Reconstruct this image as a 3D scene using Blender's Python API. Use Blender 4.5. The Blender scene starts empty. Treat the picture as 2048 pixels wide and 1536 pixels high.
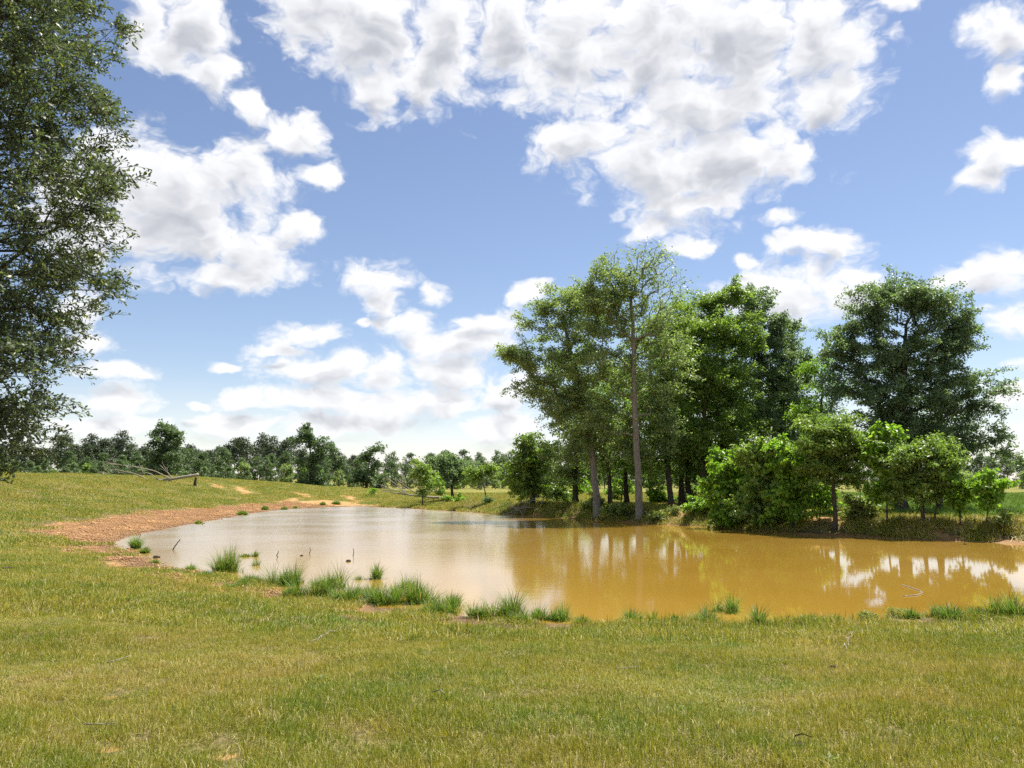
import bpy, math, random
import numpy as np

# ------------------------------------------------------------------ camera, sky, sun, exposure
sc = bpy.context.scene
CAM_Z = 2.9            # eye height above the pond surface (z = 0)
F = 1536.0             # focal length in photograph pixels (2048 wide)
PITCH = math.atan((965 - 768) / F)
cam_d = bpy.data.cameras.new('camera')
cam_d.lens = 27.0; cam_d.sensor_width = 36.0
cam_d.clip_start = 0.1; cam_d.clip_end = 6000
cam = bpy.data.objects.new('camera', cam_d)
sc.collection.objects.link(cam)
cam.location = (0, 0, CAM_Z)
cam.rotation_euler = (math.pi / 2 + PITCH, 0, 0)
sc.camera = cam

SUN_EL, SUN_AZ = math.radians(66), math.radians(48)     # azimuth measured from +Y towards +X
sun_d = bpy.data.lights.new('sun', 'SUN')
sun_d.energy = 5.0; sun_d.angle = math.radians(0.5); sun_d.color = (1.0, 0.94, 0.85)
sun = bpy.data.objects.new('sun', sun_d); sc.collection.objects.link(sun)
from mathutils import Vector
_sd = Vector((math.sin(SUN_AZ) * math.cos(SUN_EL), math.cos(SUN_AZ) * math.cos(SUN_EL), math.sin(SUN_EL)))
sun.rotation_euler = _sd.to_track_quat('Z', 'Y').to_euler()
sun.location = (20, 40, 80)

sc.view_settings.view_transform = 'Standard'
sc.view_settings.look = 'None'
sc.view_settings.gamma = 1.0
sc.view_settings.use_curve_mapping = False
sc.view_settings.exposure = 1.0
sc.render.engine = 'CYCLES'
sc.cycles.max_bounces = 6
sc.cycles.diffuse_bounces = 3
sc.cycles.glossy_bounces = 3
sc.cycles.transmission_bounces = 4
sc.cycles.transparent_max_bounces = 4
sc.cycles.use_adaptive_sampling = True
sc.cycles.adaptive_threshold = 0.015
sc.cycles.use_denoising = False
sc.cycles.sample_clamp_indirect = 6.0

# pixel -> direction
cp, sp = math.cos(PITCH), math.sin(PITCH)
def ray(px, py):
    x = (px - 1024) / F; u = (768 - py) / F
    return np.array([x, cp - u * sp, sp + u * cp])
def at(px, py, Y):
    r = ray(px, py); return np.array([r[0] * Y / r[1], Y, CAM_Z + r[2] * Y / r[1]])
def azel(px, py):
    r = ray(px, py)
    return math.atan2(r[0], r[1]), math.atan2(r[2], math.hypot(r[0], r[1]))

# ------------------------------------------------------------------ world: blue sky with fair-weather cumulus
CLOUDS = [  # centre x, y, half width, half height (photograph pixels)
 (640,20,130,90),(740,70,150,120),(755,180,60,55),(840,190,50,50),(890,80,130,110),(1020,50,150,110),(1140,110,150,130),
 (1300,90,190,150),(1480,70,180,130),(1630,90,110,110),(1660,200,95,55),(1410,220,210,110),(1170,290,120,55),(1300,330,150,85),
 (1460,310,150,105),(1560,330,70,50),(1350,410,90,48),(1300,455,45,22),(1430,400,80,36),
 (375,55,110,85),(445,150,60,55),(300,25,60,45),(500,215,40,30),
 (325,390,150,105),(270,460,140,75),(480,350,110,66),(600,280,72,42),(640,355,36,24),(220,330,90,60),(410,470,100,60),
 (510,500,105,66),(585,460,62,42),(460,560,105,34),(150,420,90,110),
 (770,555,75,42),(775,605,50,34),(825,645,66,26),(864,583,28,22),(725,640,26,9),
 (610,662,68,26),(570,695,50,10),(660,740,145,46),(760,745,70,50),(930,690,105,40),(985,640,80,34),(1060,588,46,20),
 (900,745,90,42),(860,812,160,36),(1010,790,90,50),(500,800,62,28),(640,805,150,28),(1000,860,110,36),(690,850,180,20),(480,845,90,22),
 (240,800,72,26),(225,745,62,15),(448,730,34,9),(180,680,66,22),(150,620,50,42),(250,850,130,18),(400,808,26,7),
 (1570,585,150,66),(1690,605,75,50),(1510,560,60,40),(1725,555,32,13),(1378,491,38,18),(1562,432,38,14),(1600,478,66,20),(1665,492,46,26),(1475,515,30,10),
 (2010,75,75,60),(2030,150,46,34),(2010,305,80,34),(1955,355,50,22),(1995,550,82,42),(1902,562,26,16),(2030,635,58,34),(1785,12,40,22),(2050,720,36,14),
 (2010,800,70,30),
]
w = bpy.data.worlds.new('World'); sc.world = w; w.use_nodes = True
nt = w.node_tree; N = nt.nodes; L = nt.links
for n in list(N): N.remove(n)
def nd(t, **k):
    n = N.new(t)
    for a, b in k.items(): setattr(n, a, b)
    return n
def put(sock, v):
    if hasattr(v, 'links') or isinstance(v, bpy.types.NodeSocket): L.new(v, sock)
    else: sock.default_value = v
def M(op, a, b=0.0, c=0.0, clamp=False):
    n = nd('ShaderNodeMath', operation=op, use_clamp=clamp)
    put(n.inputs[0], a); put(n.inputs[1], b); put(n.inputs[2], c)
    return n.outputs[0]
def V(op, a, b=(0, 0, 0), c=(0, 0, 0)):
    n = nd('ShaderNodeVectorMath', operation=op)
    put(n.inputs[0], a); put(n.inputs[1], b)
    if op == 'MULTIPLY_ADD': put(n.inputs[2], c)
    return n.outputs['Value'] if op in ('DOT_PRODUCT', 'LENGTH') else n.outputs[0]
def ramp01(v, lo, hi):
    n = nd('ShaderNodeMapRange', interpolation_type='SMOOTHSTEP')
    put(n.inputs['Value'], v); n.inputs['From Min'].default_value = lo; n.inputs['From Max'].default_value = hi
    return n.outputs['Result']
def noise(vec, scale, detail=7.0, rough=0.55):
    n = nd('ShaderNodeTexNoise'); put(n.inputs['Vector'], vec)
    n.inputs['Scale'].default_value = scale; n.inputs['Detail'].default_value = detail; n.inputs['Roughness'].default_value = rough
    return n
tc = nd('ShaderNodeTexCoord')
sep = nd('ShaderNodeSeparateXYZ'); L.new(tc.outputs['Generated'], sep.inputs[0])
az = M('ARCTAN2', sep.outputs[0], sep.outputs[1])
el = M('ARCSINE', sep.outputs[2])
comb = nd('ShaderNodeCombineXYZ'); put(comb.inputs[0], az); put(comb.inputs[1], el)
P0 = comb.outputs[0]
wn = noise(V('MULTIPLY', P0, (1, 1.5, 1)), 9.0, 3.0)
wv = V('SUBTRACT', wn.outputs['Color'], (0.5, 0.5, 0.5))
Pw = V('MULTIPLY_ADD', wv, (0.085, 0.045, 0.0), P0)
_n2 = noise(V('MULTIPLY', P0, (1, 1.5, 1)), 34.0, 3.0)
Pw = V('MULTIPLY_ADD', V('SUBTRACT', _n2.outputs['Color'], (0.5, 0.5, 0.5)), (0.022, 0.016, 0.0), Pw)
# the sky outside the view goes on with the same scattered cloud
gen = noise(V('MULTIPLY', tc.outputs['Generated'], (1, 1, 1.8)), 3.2, 3.0).outputs['Fac']
gen = M('MULTIPLY_ADD', gen, 7.0, -3.55)
outm = M('MAXIMUM', ramp01(M('ABSOLUTE', az), 0.64, 0.78), ramp01(el, 0.60, 0.72))
def field(Pv, det=9.0, vdet=2.0, namp=2.1):
    acc = None
    for (x, y, rx, ry) in CLOUDS:
        a, e = azel(x, y)
        k = math.cos(math.atan((x - 1024) / F)) ** 1.3
        g_ = 1.06 + 0.35 * max(0, (34 - ry) / 34)
        sx, sy = F / (rx * g_ * k), F / (ry * g_)
        v = V('MULTIPLY_ADD', Pv, (sx, sy, 0), (-a * sx, -e * sy, 0))
        d = V('DOT_PRODUCT', v, v)
        acc = d if acc is None else M('MINIMUM', acc, d)
    s = M('SUBTRACT', 1.0, M('POWER', acc, 0.5))
    s = M('MAXIMUM', s, -1.2)
    mixn = nd('ShaderNodeMix'); put(mixn.inputs[0], outm); put(mixn.inputs[2], s); put(mixn.inputs[3], gen)
    fb = noise(V('MULTIPLY', Pv, (1, 1.5, 1)), 13.0, det, 0.62).outputs['Fac']
    vo = nd('ShaderNodeTexVoronoi', voronoi_dimensions='2D', feature='F1'); put(vo.inputs['Vector'], V('MULTIPLY', Pv, (1, 1.35, 1)))
    vo.inputs['Scale'].default_value = 22.0; vo.inputs['Detail'].default_value = vdet; vo.inputs['Roughness'].default_value = 0.6; vo.inputs['Lacunarity'].default_value = 2.3
    fb = M('MULTIPLY_ADD', M('SUBTRACT', fb, 0.5), namp, M('MULTIPLY', mixn.outputs[0], 0.95))
    return M('MULTIPLY_ADD', M('SUBTRACT', 0.72, vo.outputs['Distance']), 0.42, fb)
f1 = field(Pw)
f2 = field(V('ADD', Pw, (0.006, 0.022, 0)), 3.0, 0.6, 1.7)
alpha = ramp01(f1, -0.20, 0.50)
low = M('MULTIPLY', ramp01(el, 0.15, -0.02), 0.62)
alpha = M('MAXIMUM', alpha, low)
shade = ramp01(M('MULTIPLY_ADD', f1, 0.22, M('MULTIPLY', f2, 0.78)), 0.22, 1.20)
sky = nd('ShaderNodeTexSky', sky_type='NISHITA')
sky.sun_disc = False; sky.sun_elevation = SUN_EL; sky.sun_rotation = SUN_AZ
sky.altitude = 100; sky.air_density = 1.0; sky.dust_density = 0.25; sky.ozone_density = 3.2
tint = nd('ShaderNodeMix', data_type='RGBA', blend_type='MULTIPLY'); tint.inputs[0].default_value = 1.0
L.new(sky.outputs[0], tint.inputs[6]); tint.inputs[7].default_value = (1.13, 1.0, 0.96, 1)
bg1 = nd('ShaderNodeBackground'); L.new(tint.outputs[2], bg1.inputs[0]); bg1.inputs[1].default_value = 0.074
cc = nd('ShaderNodeMix', data_type='RGBA'); put(cc.inputs[0], shade)
cc.inputs[6].default_value = (0.98, 0.98, 0.99, 1); cc.inputs[7].default_value = (0.50, 0.52, 0.57, 1)
bg2 = nd('ShaderNodeBackground'); L.new(cc.outputs[2], bg2.inputs[0]); bg2.inputs[1].default_value = 0.545
ms = nd('ShaderNodeMixShader'); put(ms.inputs[0], M('MULTIPLY', alpha, 0.96))
L.new(bg1.outputs[0], ms.inputs[1]); L.new(bg2.outputs[0], ms.inputs[2])
wo = nd('ShaderNodeOutputWorld'); L.new(ms.outputs[0], wo.inputs[0])
w.cycles.sampling_method = 'MANUAL'; w.cycles.sample_map_resolution = 512

# ------------------------------------------------------------------ numeric helpers
RNG = np.random.default_rng(7)
def smooth(a, b, x):
    t = np.clip((x - a) / (b - a), 0, 1); return t * t * (3 - 2 * t)
_perm = np.random.default_rng(3).random(65536)
def vnoise(x, y, seed=0):
    xi = np.floor(x).astype(np.int64); yi = np.floor(y).astype(np.int64)
    fx = x - xi; fy = y - yi; fx = fx * fx * (3 - 2 * fx); fy = fy * fy * (3 - 2 * fy)
    def h(a, b): return _perm[(a * 7919 + b * 104729 + seed * 31337) % 65536]
    return (h(xi, yi) * (1 - fx) + h(xi + 1, yi) * fx) * (1 - fy) + (h(xi, yi + 1) * (1 - fx) + h(xi + 1, yi + 1) * fx) * fy
def fbm(x, y, o=4, seed=0):
    s = 0; a = 0.5; t = 0
    for i in range(o):
        s = s + a * vnoise(x * 2 ** i, y * 2 ** i, seed + i); t += a; a *= 0.5
    return s / t

def flat(px, py, z=0.0):
    r = ray(px, py); k = (z - CAM_Z) / r[2]; return np.array([r[0] * k, r[1] * k])
SHORE_PX = [(215,1085),(250,1073),(300,1061),(390,1046),(480,1029),(560,1019),(640,1014.5),(720,1012.5),(800,1015),(870,1020),(930,1023),(1000,1028),
 (1100,1034),(1200,1041),(1300,1048),(1400,1053),(1480,1060),(1550,1066),(1700,1073),(1850,1080),(1950,1084),(2048,1088),(2200,1100),(2330,1118),
 (2380,1150),(2300,1185),(2180,1208),(2048,1222),(1950,1230),(1850,1237),(1720,1241),(1600,1248),(1450,1252),(1300,1252),(1150,1249),(1050,1247),(1000,1246),(940,1240),
 (870,1230),(800,1222),(700,1202),(620,1192),(560,1184),(500,1168),(420,1150),(330,1139),(300,1128),(260,1111),(228,1098)]
SHORE = np.array([flat(*p) for p in SHORE_PX])
def sdist(x, y, poly, closed=True):
    sh = x.shape; x = x.ravel(); y = y.ravel()
    d = np.full(x.shape, 1e18); ins = np.zeros(x.shape, bool)
    n = len(poly)
    for i in range(n if closed else n - 1):
        a = poly[i]; b = poly[(i + 1) % n]; e = b - a
        t = np.clip(((x - a[0]) * e[0] + (y - a[1]) * e[1]) / (e @ e), 0, 1)
        d = np.minimum(d, (x - a[0] - t * e[0]) ** 2 + (y - a[1] - t * e[1]) ** 2)
        if closed:
            c = ((a[1] > y) != (b[1] > y)) & (x < (b[0] - a[0]) * (y - a[1]) / (b[1] - a[1] + 1e-12) + a[0])
            ins ^= c
    d = np.sqrt(d)
    return (np.where(ins, -d, d) if closed else d).reshape(sh)
def pond_sd(x, y):
    s = sdist(x, y, SHORE)
    amp = 0.35 + 0.9 * smooth(45, 80, y)
    nearleft = smooth(3.0, -1.0, x) * smooth(32, 24, y)
    return s + (fbm(x * 0.55, y * 0.55, 3, 5) - 0.5) * amp + (fbm(x * 1.3, y * 1.3, 2, 9) - 0.5) * 0.9 * nearleft
def terrain(x, y, s=None):
    if s is None: s = pond_sd(x, y)
    hill = 2.9 * smooth(-8, -52, x) * (0.12 + 0.88 * smooth(18, 76, y)) * (1 - 0.75 * smooth(95, 190, y))
    far = 0.85 + 0.35 * smooth(60, 220, y) + 2.4 * smooth(218, 300, y)
    near = 1.3 + 0.25 * smooth(0, -14, y)
    H0 = far + (near - far) * smooth(34, 18, y) + hill
    bankr = smooth(-16, 2, x) * smooth(26, 33, y)
    wd = 15 + 12 * smooth(-6, -25, x); wd = wd + (2.3 - wd) * bankr
    t = np.clip(s / wd, 0, 1)
    B = t * (1 - bankr) * (1.3 - 0.3 * t) * (0.12 + 0.88 * smooth(0.3, 3.0, s)) + bankr * smooth(0, 1, t) 
    B = np.where(s > 0, B, 0)
    out = H0 * B + 0.03
    out = out + (fbm(x * 0.12, y * 0.12, 3, 21) - 0.5) * 0.35 * smooth(2, 14, s) + (fbm(x * 0.9, y * 0.9, 3, 23) - 0.5) * (0.10 + 0.06 * smooth(3.0, 1.0, s)) * smooth(0.2, 1.2, s)
    ins = -0.9 * smooth(0, 6, -s) - 0.06 * smooth(0, 0.4, -s) + 0.03 * (1 - smooth(0, 0.2, -s))
    return np.where(s > 0, out, ins)
def tz(x, y):
    return float(terrain(np.array([float(x)]), np.array([float(y)]))[0])
def ground(px, py):
    """where the line of sight through a photograph pixel meets the ground"""
    r = ray(px, py); Y = np.concatenate([np.linspace(3, 60, 600), np.linspace(60, 400, 1400)])
    X = r[0] / r[1] * Y; Z = CAM_Z + r[2] / r[1] * Y
    hit = np.nonzero(Z < np.maximum(terrain(X, Y), 0))[0]
    i = hit[0] if len(hit) else len(Y) - 1
    return np.array([X[i], Y[i], terrain(X[i:i+1], Y[i:i+1])[0]])

# bare clay: the beach on the left and the cattle trails
BEACH = np.array([ground(*p)[:2] for p in [(420,1165),(330,1160),(240,1132),(150,1097),(88,1062),(120,1050),(210,1036),(300,1024),(420,1012),(520,1006),(600,1001),(680,1003),(760,1009)]]
                 + [flat(*p) for p in [(760,1030),(560,1040),(400,1060),(300,1090),(400,1130)]])
TRAILS = [np.array([ground(*p)[:2] for p in t]) for t in (
    [(478,975),(486,982),(492,987)], [(588,984),(604,988),(618,995)], [(560,1005),(580,1001),(600,997)], [(692,992),(704,998),(722,1004)], [(430,970),(436,976)],
    [(1300,1023),(1400,1027),(1560,1035),(1700,1040),(1850,1044),(1960,1046),(2060,1062)])]
def bare_field(x, y, s):
    b = smooth(0.8, -0.8, sdist(x, y, BEACH) + (fbm(x * 0.5, y * 0.5, 4, 31) - 0.5) * 5.0)
    for i, t in enumerate(TRAILS):
        wd = 0.55 if i < 5 else 0.35
        b = np.maximum(b, smooth(wd + 0.5, wd - 0.3, sdist(x, y, t, False) + (fbm(x * 0.8, y * 0.8, 2, 41) - 0.5) * 0.8))
    mud = smooth(0.55, 0.1, s + (fbm(x * 1.1, y * 1.1, 3, 43) - 0.5) * 1.0)
    nearleft = smooth(2.0, -3.0, x) * smooth(32, 24, y)
    mud = np.maximum(mud, nearleft * smooth(1.9, 0.9, s + (fbm(x * 0.9, y * 0.9, 3, 47) - 0.5) * 2.0))
    bankr = smooth(-16, 2, x) * smooth(26, 33, y)
    b = np.maximum(b, mud)
    b = np.maximum(b, bankr * smooth(1.3, 0.7, s + (fbm(x * 0.6, y * 0.6, 3, 51) - 0.42) * 4.0) * 0.8)
    patch = 0.9 * smooth(0.80, 0.81, fbm(x * 1.1 + 3, y * 1.1, 4, 61)) * smooth(30, 18, y) * 0.8
    return np.maximum(b, patch)

# ------------------------------------------------------------------ object helpers
COL = sc.collection
def link(o, parent=None):
    COL.objects.link(o)
    if parent is not None: o.parent = parent
    return o
def tag(o, label=None, cat=None, group=None, kind=None):
    if label: o['label'] = label
    if cat: o['category'] = cat
    if group: o['group'] = group
    if kind: o['kind'] = kind
    return o
def empty(name, loc, label, cat, group=None):
    o = bpy.data.objects.new(name, None); o.empty_display_size = 0.2
    o.location = tuple(float(c) for c in loc)
    return tag(link(o), label, cat, group)
def npmesh(name, verts, faces, mats, rnd=None, smooth_shade=False, extra=None):
    """verts (n,3); faces = list of (k,m) int arrays"""
    me = bpy.data.meshes.new(name)
    verts = np.asarray(verts, np.float32)
    me.vertices.add(len(verts)); me.vertices.foreach_set('co', verts.ravel())
    faces = [f for f in faces if len(f)]
    loops = np.concatenate([f.ravel() for f in faces]).astype(np.int32)
    sizes = np.concatenate([np.full(len(f), f.shape[1], np.int32) for f in faces])
    starts = np.concatenate([[0], np.cumsum(sizes)[:-1]]).astype(np.int32)
    me.loops.add(len(loops)); me.loops.foreach_set('vertex_index', loops)
    me.polygons.add(len(sizes)); me.polygons.foreach_set('loop_start', starts)
    me.update(calc_edges=True)
    if smooth_shade: me.polygons.foreach_set('use_smooth', np.ones(len(sizes), bool))
    if rnd is not None:
        a = me.attributes.new('rnd', 'FLOAT', 'FACE'); a.data.foreach_set('value', np.asarray(rnd, np.float32))
    for k, v in (extra or {}).items():
        a = me.attributes.new(k, 'FLOAT', 'POINT'); a.data.foreach_set('value', np.asarray(v, np.float32))
    for m in (mats if isinstance(mats, (list, tuple)) else [mats]): me.materials.append(m)
    me.validate()
    return me
def mobj(name, me, parent=None, loc=None):
    o = bpy.data.objects.new(name, me)
    if loc is not None: o.location = tuple(float(c) for c in loc)
    return link(o, parent)

# ------------------------------------------------------------------ materials
class MT:
    def __init__(s, name):
        s.m = bpy.data.materials.new(name); s.m.use_nodes = True
        s.t = s.m.node_tree; s.n = s.t.nodes; s.bsdf = s.n['Principled BSDF']; s.out = s.n['Material Output']
    def add(s, t, **k):
        n = s.n.new(t)
        for a, b in k.items(): setattr(n, a, b)
        return n
    def l(s, a, b): s.t.links.new(a, b)
    def attr(s, name): return s.add('ShaderNodeAttribute', attribute_name=name).outputs['Fac']
    def pos(s): return s.add('ShaderNodeNewGeometry').outputs['Position']
    def noise(s, scale, detail=4, rough=0.55, vec=None):
        n = s.add('ShaderNodeTexNoise'); n.inputs['Scale'].default_value = scale; n.inputs['Detail'].default_value = detail
        n.inputs['Roughness'].default_value = rough
        s.l(vec if vec is not None else s.pos(), n.inputs['Vector']); return n.outputs['Fac']
    def ramp(s, v, stops):
        r = s.add('ShaderNodeValToRGB'); e = r.color_ramp.elements
        while len(e) < len(stops): e.new(0.5)
        for q, (p, c) in zip(e, stops): q.position = p; q.color = (*c, 1)
        s.l(v, r.inputs[0]); return r.outputs[0]
    def mix(s, f, a, b, mode='MIX'):
        n = s.add('ShaderNodeMix', data_type='RGBA', blend_type=mode)
        for i, v in ((0, f), (6, a), (7, b)):
            if isinstance(v, bpy.types.NodeSocket): s.l(v, n.inputs[i])
            else: n.inputs[i].default_value = v if i == 0 else (*v, 1)
        return n.outputs[2]
    def math(s, op, a, b=0.0, c=0.0, clamp=False):
        n = s.add('ShaderNodeMath', operation=op, use_clamp=clamp)
        for i, v in enumerate((a, b, c)):
            if isinstance(v, bpy.types.NodeSocket): s.l(v, n.inputs[i])
            else: n.inputs[i].default_value = v
        return n.outputs[0]
    def rng(s, v, a, b, c=0.0, d=1.0):
        n = s.add('ShaderNodeMapRange', interpolation_type='SMOOTHSTEP'); s.l(v, n.inputs[0])
        for i, q in enumerate((a, b, c, d)): n.inputs[i + 1].default_value = q
        return n.outputs[0]
    def bump(s, h, strength, dist):
        b = s.add('ShaderNodeBump'); b.inputs['Strength'].default_value = strength; b.inputs['Distance'].default_value = dist
        s.l(h, b.inputs['Height']); s.l(b.outputs[0], s.bsdf.inputs['Normal']); return b

def leaf_mat(name, dark, mid, light, trans=0.38, rough=0.42, yellow=None, spec=0.5):
    m = MT(name)
    r = m.attr('rnd')
    stops = [(0.0, dark), (0.5, mid), (0.93, light)]
    if yellow: stops += [(0.985, yellow)]
    c = m.ramp(r, stops)
    big = m.noise(0.45, 3)
    c = m.mix(m.rng(big, 0.3, 0.7, 0.0, 0.35), c, tuple(x * 1.35 for x in mid))
    m.l(c, m.bsdf.inputs['Base Color']); m.bsdf.inputs['Roughness'].default_value = rough
    m.bsdf.inputs['Specular IOR Level'].default_value = spec
    tr = m.add('ShaderNodeBsdfTranslucent')
    tcol = m.mix(1.0, c, (1.15, 1.30, 0.60), 'MULTIPLY'); m.l(tcol, tr.inputs[0])
    mx = m.add('ShaderNodeMixShader'); mx.inputs[0].default_value = trans
    m.l(m.bsdf.outputs[0], mx.inputs[1]); m.l(tr.outputs[0], mx.inputs[2]); m.l(mx.outputs[0], m.out.inputs[0])
    return m.m
def bark_mat(name, a, b):
    m = MT(name)
    mp = m.add('ShaderNodeMapping'); mp.inputs['Scale'].default_value = (5, 5, 1.1); m.l(m.pos(), mp.inputs[0])
    n = m.noise(2.2, 6, 0.7, mp.outputs[0])
    m.l(m.ramp(n, [(0.3, a), (0.68, b)]), m.bsdf.inputs['Base Color'])
    m.bsdf.inputs['Roughness'].default_value = 0.95; m.bsdf.inputs['Specular IOR Level'].default_value = 0.15
    m.bump(n, 0.9, 0.05)
    return m.m

LM = {
 'near':   leaf_mat('leaves_near_oak', (0.050,0.070,0.040),(0.090,0.118,0.068),(0.145,0.175,0.092), 0.38, 0.44, (0.30,0.31,0.06), 0.5),
 'oak':    leaf_mat('leaves_oak', (0.090,0.138,0.074),(0.150,0.215,0.112),(0.23,0.30,0.165), 0.48, 0.42),
 'olive':  leaf_mat('leaves_olive', (0.130,0.180,0.074),(0.215,0.280,0.115),(0.31,0.375,0.165), 0.50, 0.44),
 'green':  leaf_mat('leaves_green', (0.105,0.172,0.040),(0.180,0.262,0.060),(0.27,0.355,0.088), 0.52, 0.42),
 'bright': leaf_mat('leaves_bright', (0.105,0.20,0.026),(0.180,0.305,0.036),(0.29,0.41,0.055), 0.55, 0.38),
 'pine':   leaf_mat('needles_pine', (0.044,0.066,0.042),(0.066,0.092,0.055),(0.095,0.12,0.068), 0.28, 0.55),
 'far':    leaf_mat('leaves_far', (0.062,0.100,0.052),(0.100,0.148,0.075),(0.15,0.20,0.096), 0.42, 0.5),
 'weed':   leaf_mat('leaves_weed', (0.12,0.16,0.040),(0.19,0.23,0.062),(0.28,0.30,0.10), 0.48, 0.5),
}
BK = {
 'grey': bark_mat('bark_grey', (0.085,0.075,0.060), (0.28,0.25,0.205)),
 'dark': bark_mat('bark_dark', (0.035,0.028,0.022), (0.10,0.080,0.062)),
 'pine': bark_mat('bark_pine', (0.06,0.045,0.035), (0.14,0.105,0.08)),
 'dead': bark_mat('wood_dead', (0.16,0.13,0.10), (0.42,0.37,0.30)),
 'wet':  bark_mat('wood_wet', (0.02,0.016,0.012), (0.07,0.055,0.04)),
}

def grass_colour(m, seedscale=1.0):
    """colour of the turf at a place: green sward, olive, dry straw"""
    p = m.pos()
    a = m.noise(0.32, 5, 0.62, p); b = m.noise(1.7, 4, 0.6, p)
    s = m.math('ADD', m.math('MULTIPLY', a, 0.62), m.math('MULTIPLY', b, 0.38))
    return s
gm = MT('ground_soil_and_turf')
s = grass_colour(gm)
fine = gm.noise(22, 5, 0.7)
turf = gm.ramp(s, [(0.36, (0.12,0.15,0.018)), (0.47, (0.17,0.18,0.025)), (0.56, (0.23,0.205,0.042)), (0.68, (0.29,0.23,0.08))])
turf = gm.mix(gm.rng(fine, 0.30, 0.7, 0, 0.6), turf, (0.09,0.088,0.022))
thatch = gm.ramp(fine, [(0.3, (0.060,0.048,0.018)), (0.5, (0.12,0.098,0.036)), (0.72, (0.24,0.19,0.085))])
gsep = gm.add('ShaderNodeSeparateXYZ'); gm.l(gm.pos(), gsep.inputs[0])
turf = gm.mix(gm.rng(gsep.outputs[1], 60.0, 130.0), thatch, turf)
clay = gm.ramp(gm.noise(3.0, 6, 0.65), [(0.25, (0.25,0.122,0.040)), (0.5, (0.37,0.210,0.082)), (0.75, (0.46,0.300,0.138))])
clay = gm.mix(gm.rng(gm.noise(30, 4, 0.7), 0.5, 0.75, 0, 0.5), clay, (0.22,0.12,0.06))
bare = gm.attr('bare')
bf = gm.rng(gm.math('ADD', bare, gm.math('MULTIPLY', gm.math('SUBTRACT', gm.noise(5, 5, 0.7), 0.5), 0.9)), 0.35, 0.6)
c = gm.mix(bf, turf, clay)
wet = gm.attr('wet')
c = gm.mix(wet, c, gm.mix(1.0, c, (0.36,0.33,0.31), 'MULTIPLY'))
gm.l(c, gm.bsdf.inputs['Base Color'])
gm.l(gm.rng(wet, 0.2, 1.0, 0.95, 0.45), gm.bsdf.inputs['Roughness']); gm.bsdf.inputs['Specular IOR Level'].default_value = 0.25
hh = gm.math('ADD', gm.noise(7, 6, 0.7), gm.math('MULTIPLY', gm.noise(45, 3, 0.6), 0.35))
gm.bump(hh, 0.8, 0.07)
GROUND = gm.m

wm = MT('pond_water')
wc = wm.ramp(wm.noise(0.09, 3), [(0.35, (0.265,0.155,0.022)), (0.65, (0.310,0.188,0.034))])
mp = wm.add('ShaderNodeMapping'); mp.inputs['Scale'].default_value = (0.55, 1.0, 1); wm.l(wm.pos(), mp.inputs[0])
n1 = wm.noise(2.2, 3, 0.5, mp.outputs[0]); n2 = wm.noise(9.0, 2, 0.5, mp.outputs[0])
sx_ = wm.add('ShaderNodeSeparateXYZ'); wm.l(wm.pos(), sx_.inputs[0])   # a breeze ruffles the open left side, the right lies in the lee of the grove
gust = wm.rng(wm.noise(0.16, 3, 0.55), 0.40, 0.62, 0.80, 1.0)
breeze = wm.math('MULTIPLY', wm.math('MULTIPLY', wm.rng(sx_.outputs[0], 9.0, -7.0, 0.12, 1.0), wm.rng(sx_.outputs[1], 18.0, 38.0, 0.4, 1.0)), gust)
hgt = wm.math('MULTIPLY', wm.math('ADD', n1, wm.math('MULTIPLY', n2, 0.25)), wm.math('ADD', breeze, 0.18))
bp = wm.add('ShaderNodeBump'); bp.inputs['Strength'].default_value = 0.11; bp.inputs['Distance'].default_value = 0.04; wm.l(hgt, bp.inputs['Height'])
df = wm.add('ShaderNodeBsdfDiffuse'); wm.l(wc, df.inputs[0])
gl = wm.add('ShaderNodeBsdfGlossy'); gl.inputs[0].default_value = (1, 1, 1, 1); wm.l(bp.outputs[0], gl.inputs['Normal'])
wm.l(wm.math('ADD', wm.math('MULTIPLY', breeze, 0.17), 0.03), gl.inputs['Roughness'])
fr = wm.add('ShaderNodeFresnel'); fr.inputs['IOR'].default_value = 1.55
mx = wm.add('ShaderNodeMixShader'); wm.l(fr.outputs[0], mx.inputs[0]); wm.l(df.outputs[0], mx.inputs[1]); wm.l(gl.outputs[0], mx.inputs[2]); wm.l(mx.outputs[0], wm.out.inputs[0])
WATER = wm.m

def blade_mat(name, ramp_near, dry, straw_from=0.80, trans=0.4):
    m = MT(name)
    s = grass_colour(m)
    c = m.ramp(s, ramp_near)
    r = m.attr('rnd')
    c = m.mix(m.rng(r, straw_from - 0.04, straw_from), c, dry)
    c = m.mix(m.rng(r, 0.05, 0.60, 0.9, 0.0), c, m.mix(1.0, c, (0.34, 0.45, 0.34), 'MULTIPLY'))
    m.l(c, m.bsdf.inputs['Base Color']); m.bsdf.inputs['Roughness'].default_value = 0.5; m.bsdf.inputs['Specular IOR Level'].default_value = 0.35
    tr = m.add('ShaderNodeBsdfTranslucent'); m.l(m.mix(1.0, c, (1.2, 1.15, 0.7), 'MULTIPLY'), tr.inputs[0])
    mx = m.add('ShaderNodeMixShader'); mx.inputs[0].default_value = trans
    m.l(m.bsdf.outputs[0], mx.inputs[1]); m.l(tr.outputs[0], mx.inputs[2]); m.l(mx.outputs[0], m.out.inputs[0])
    return m.m
LAWN = blade_mat('lawn_blades', [(0.38,(0.16,0.245,0.016)),(0.46,(0.245,0.275,0.020)),(0.54,(0.33,0.305,0.034)),(0.63,(0.42,0.335,0.085))], (0.56,0.49,0.22), 0.76)
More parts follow.
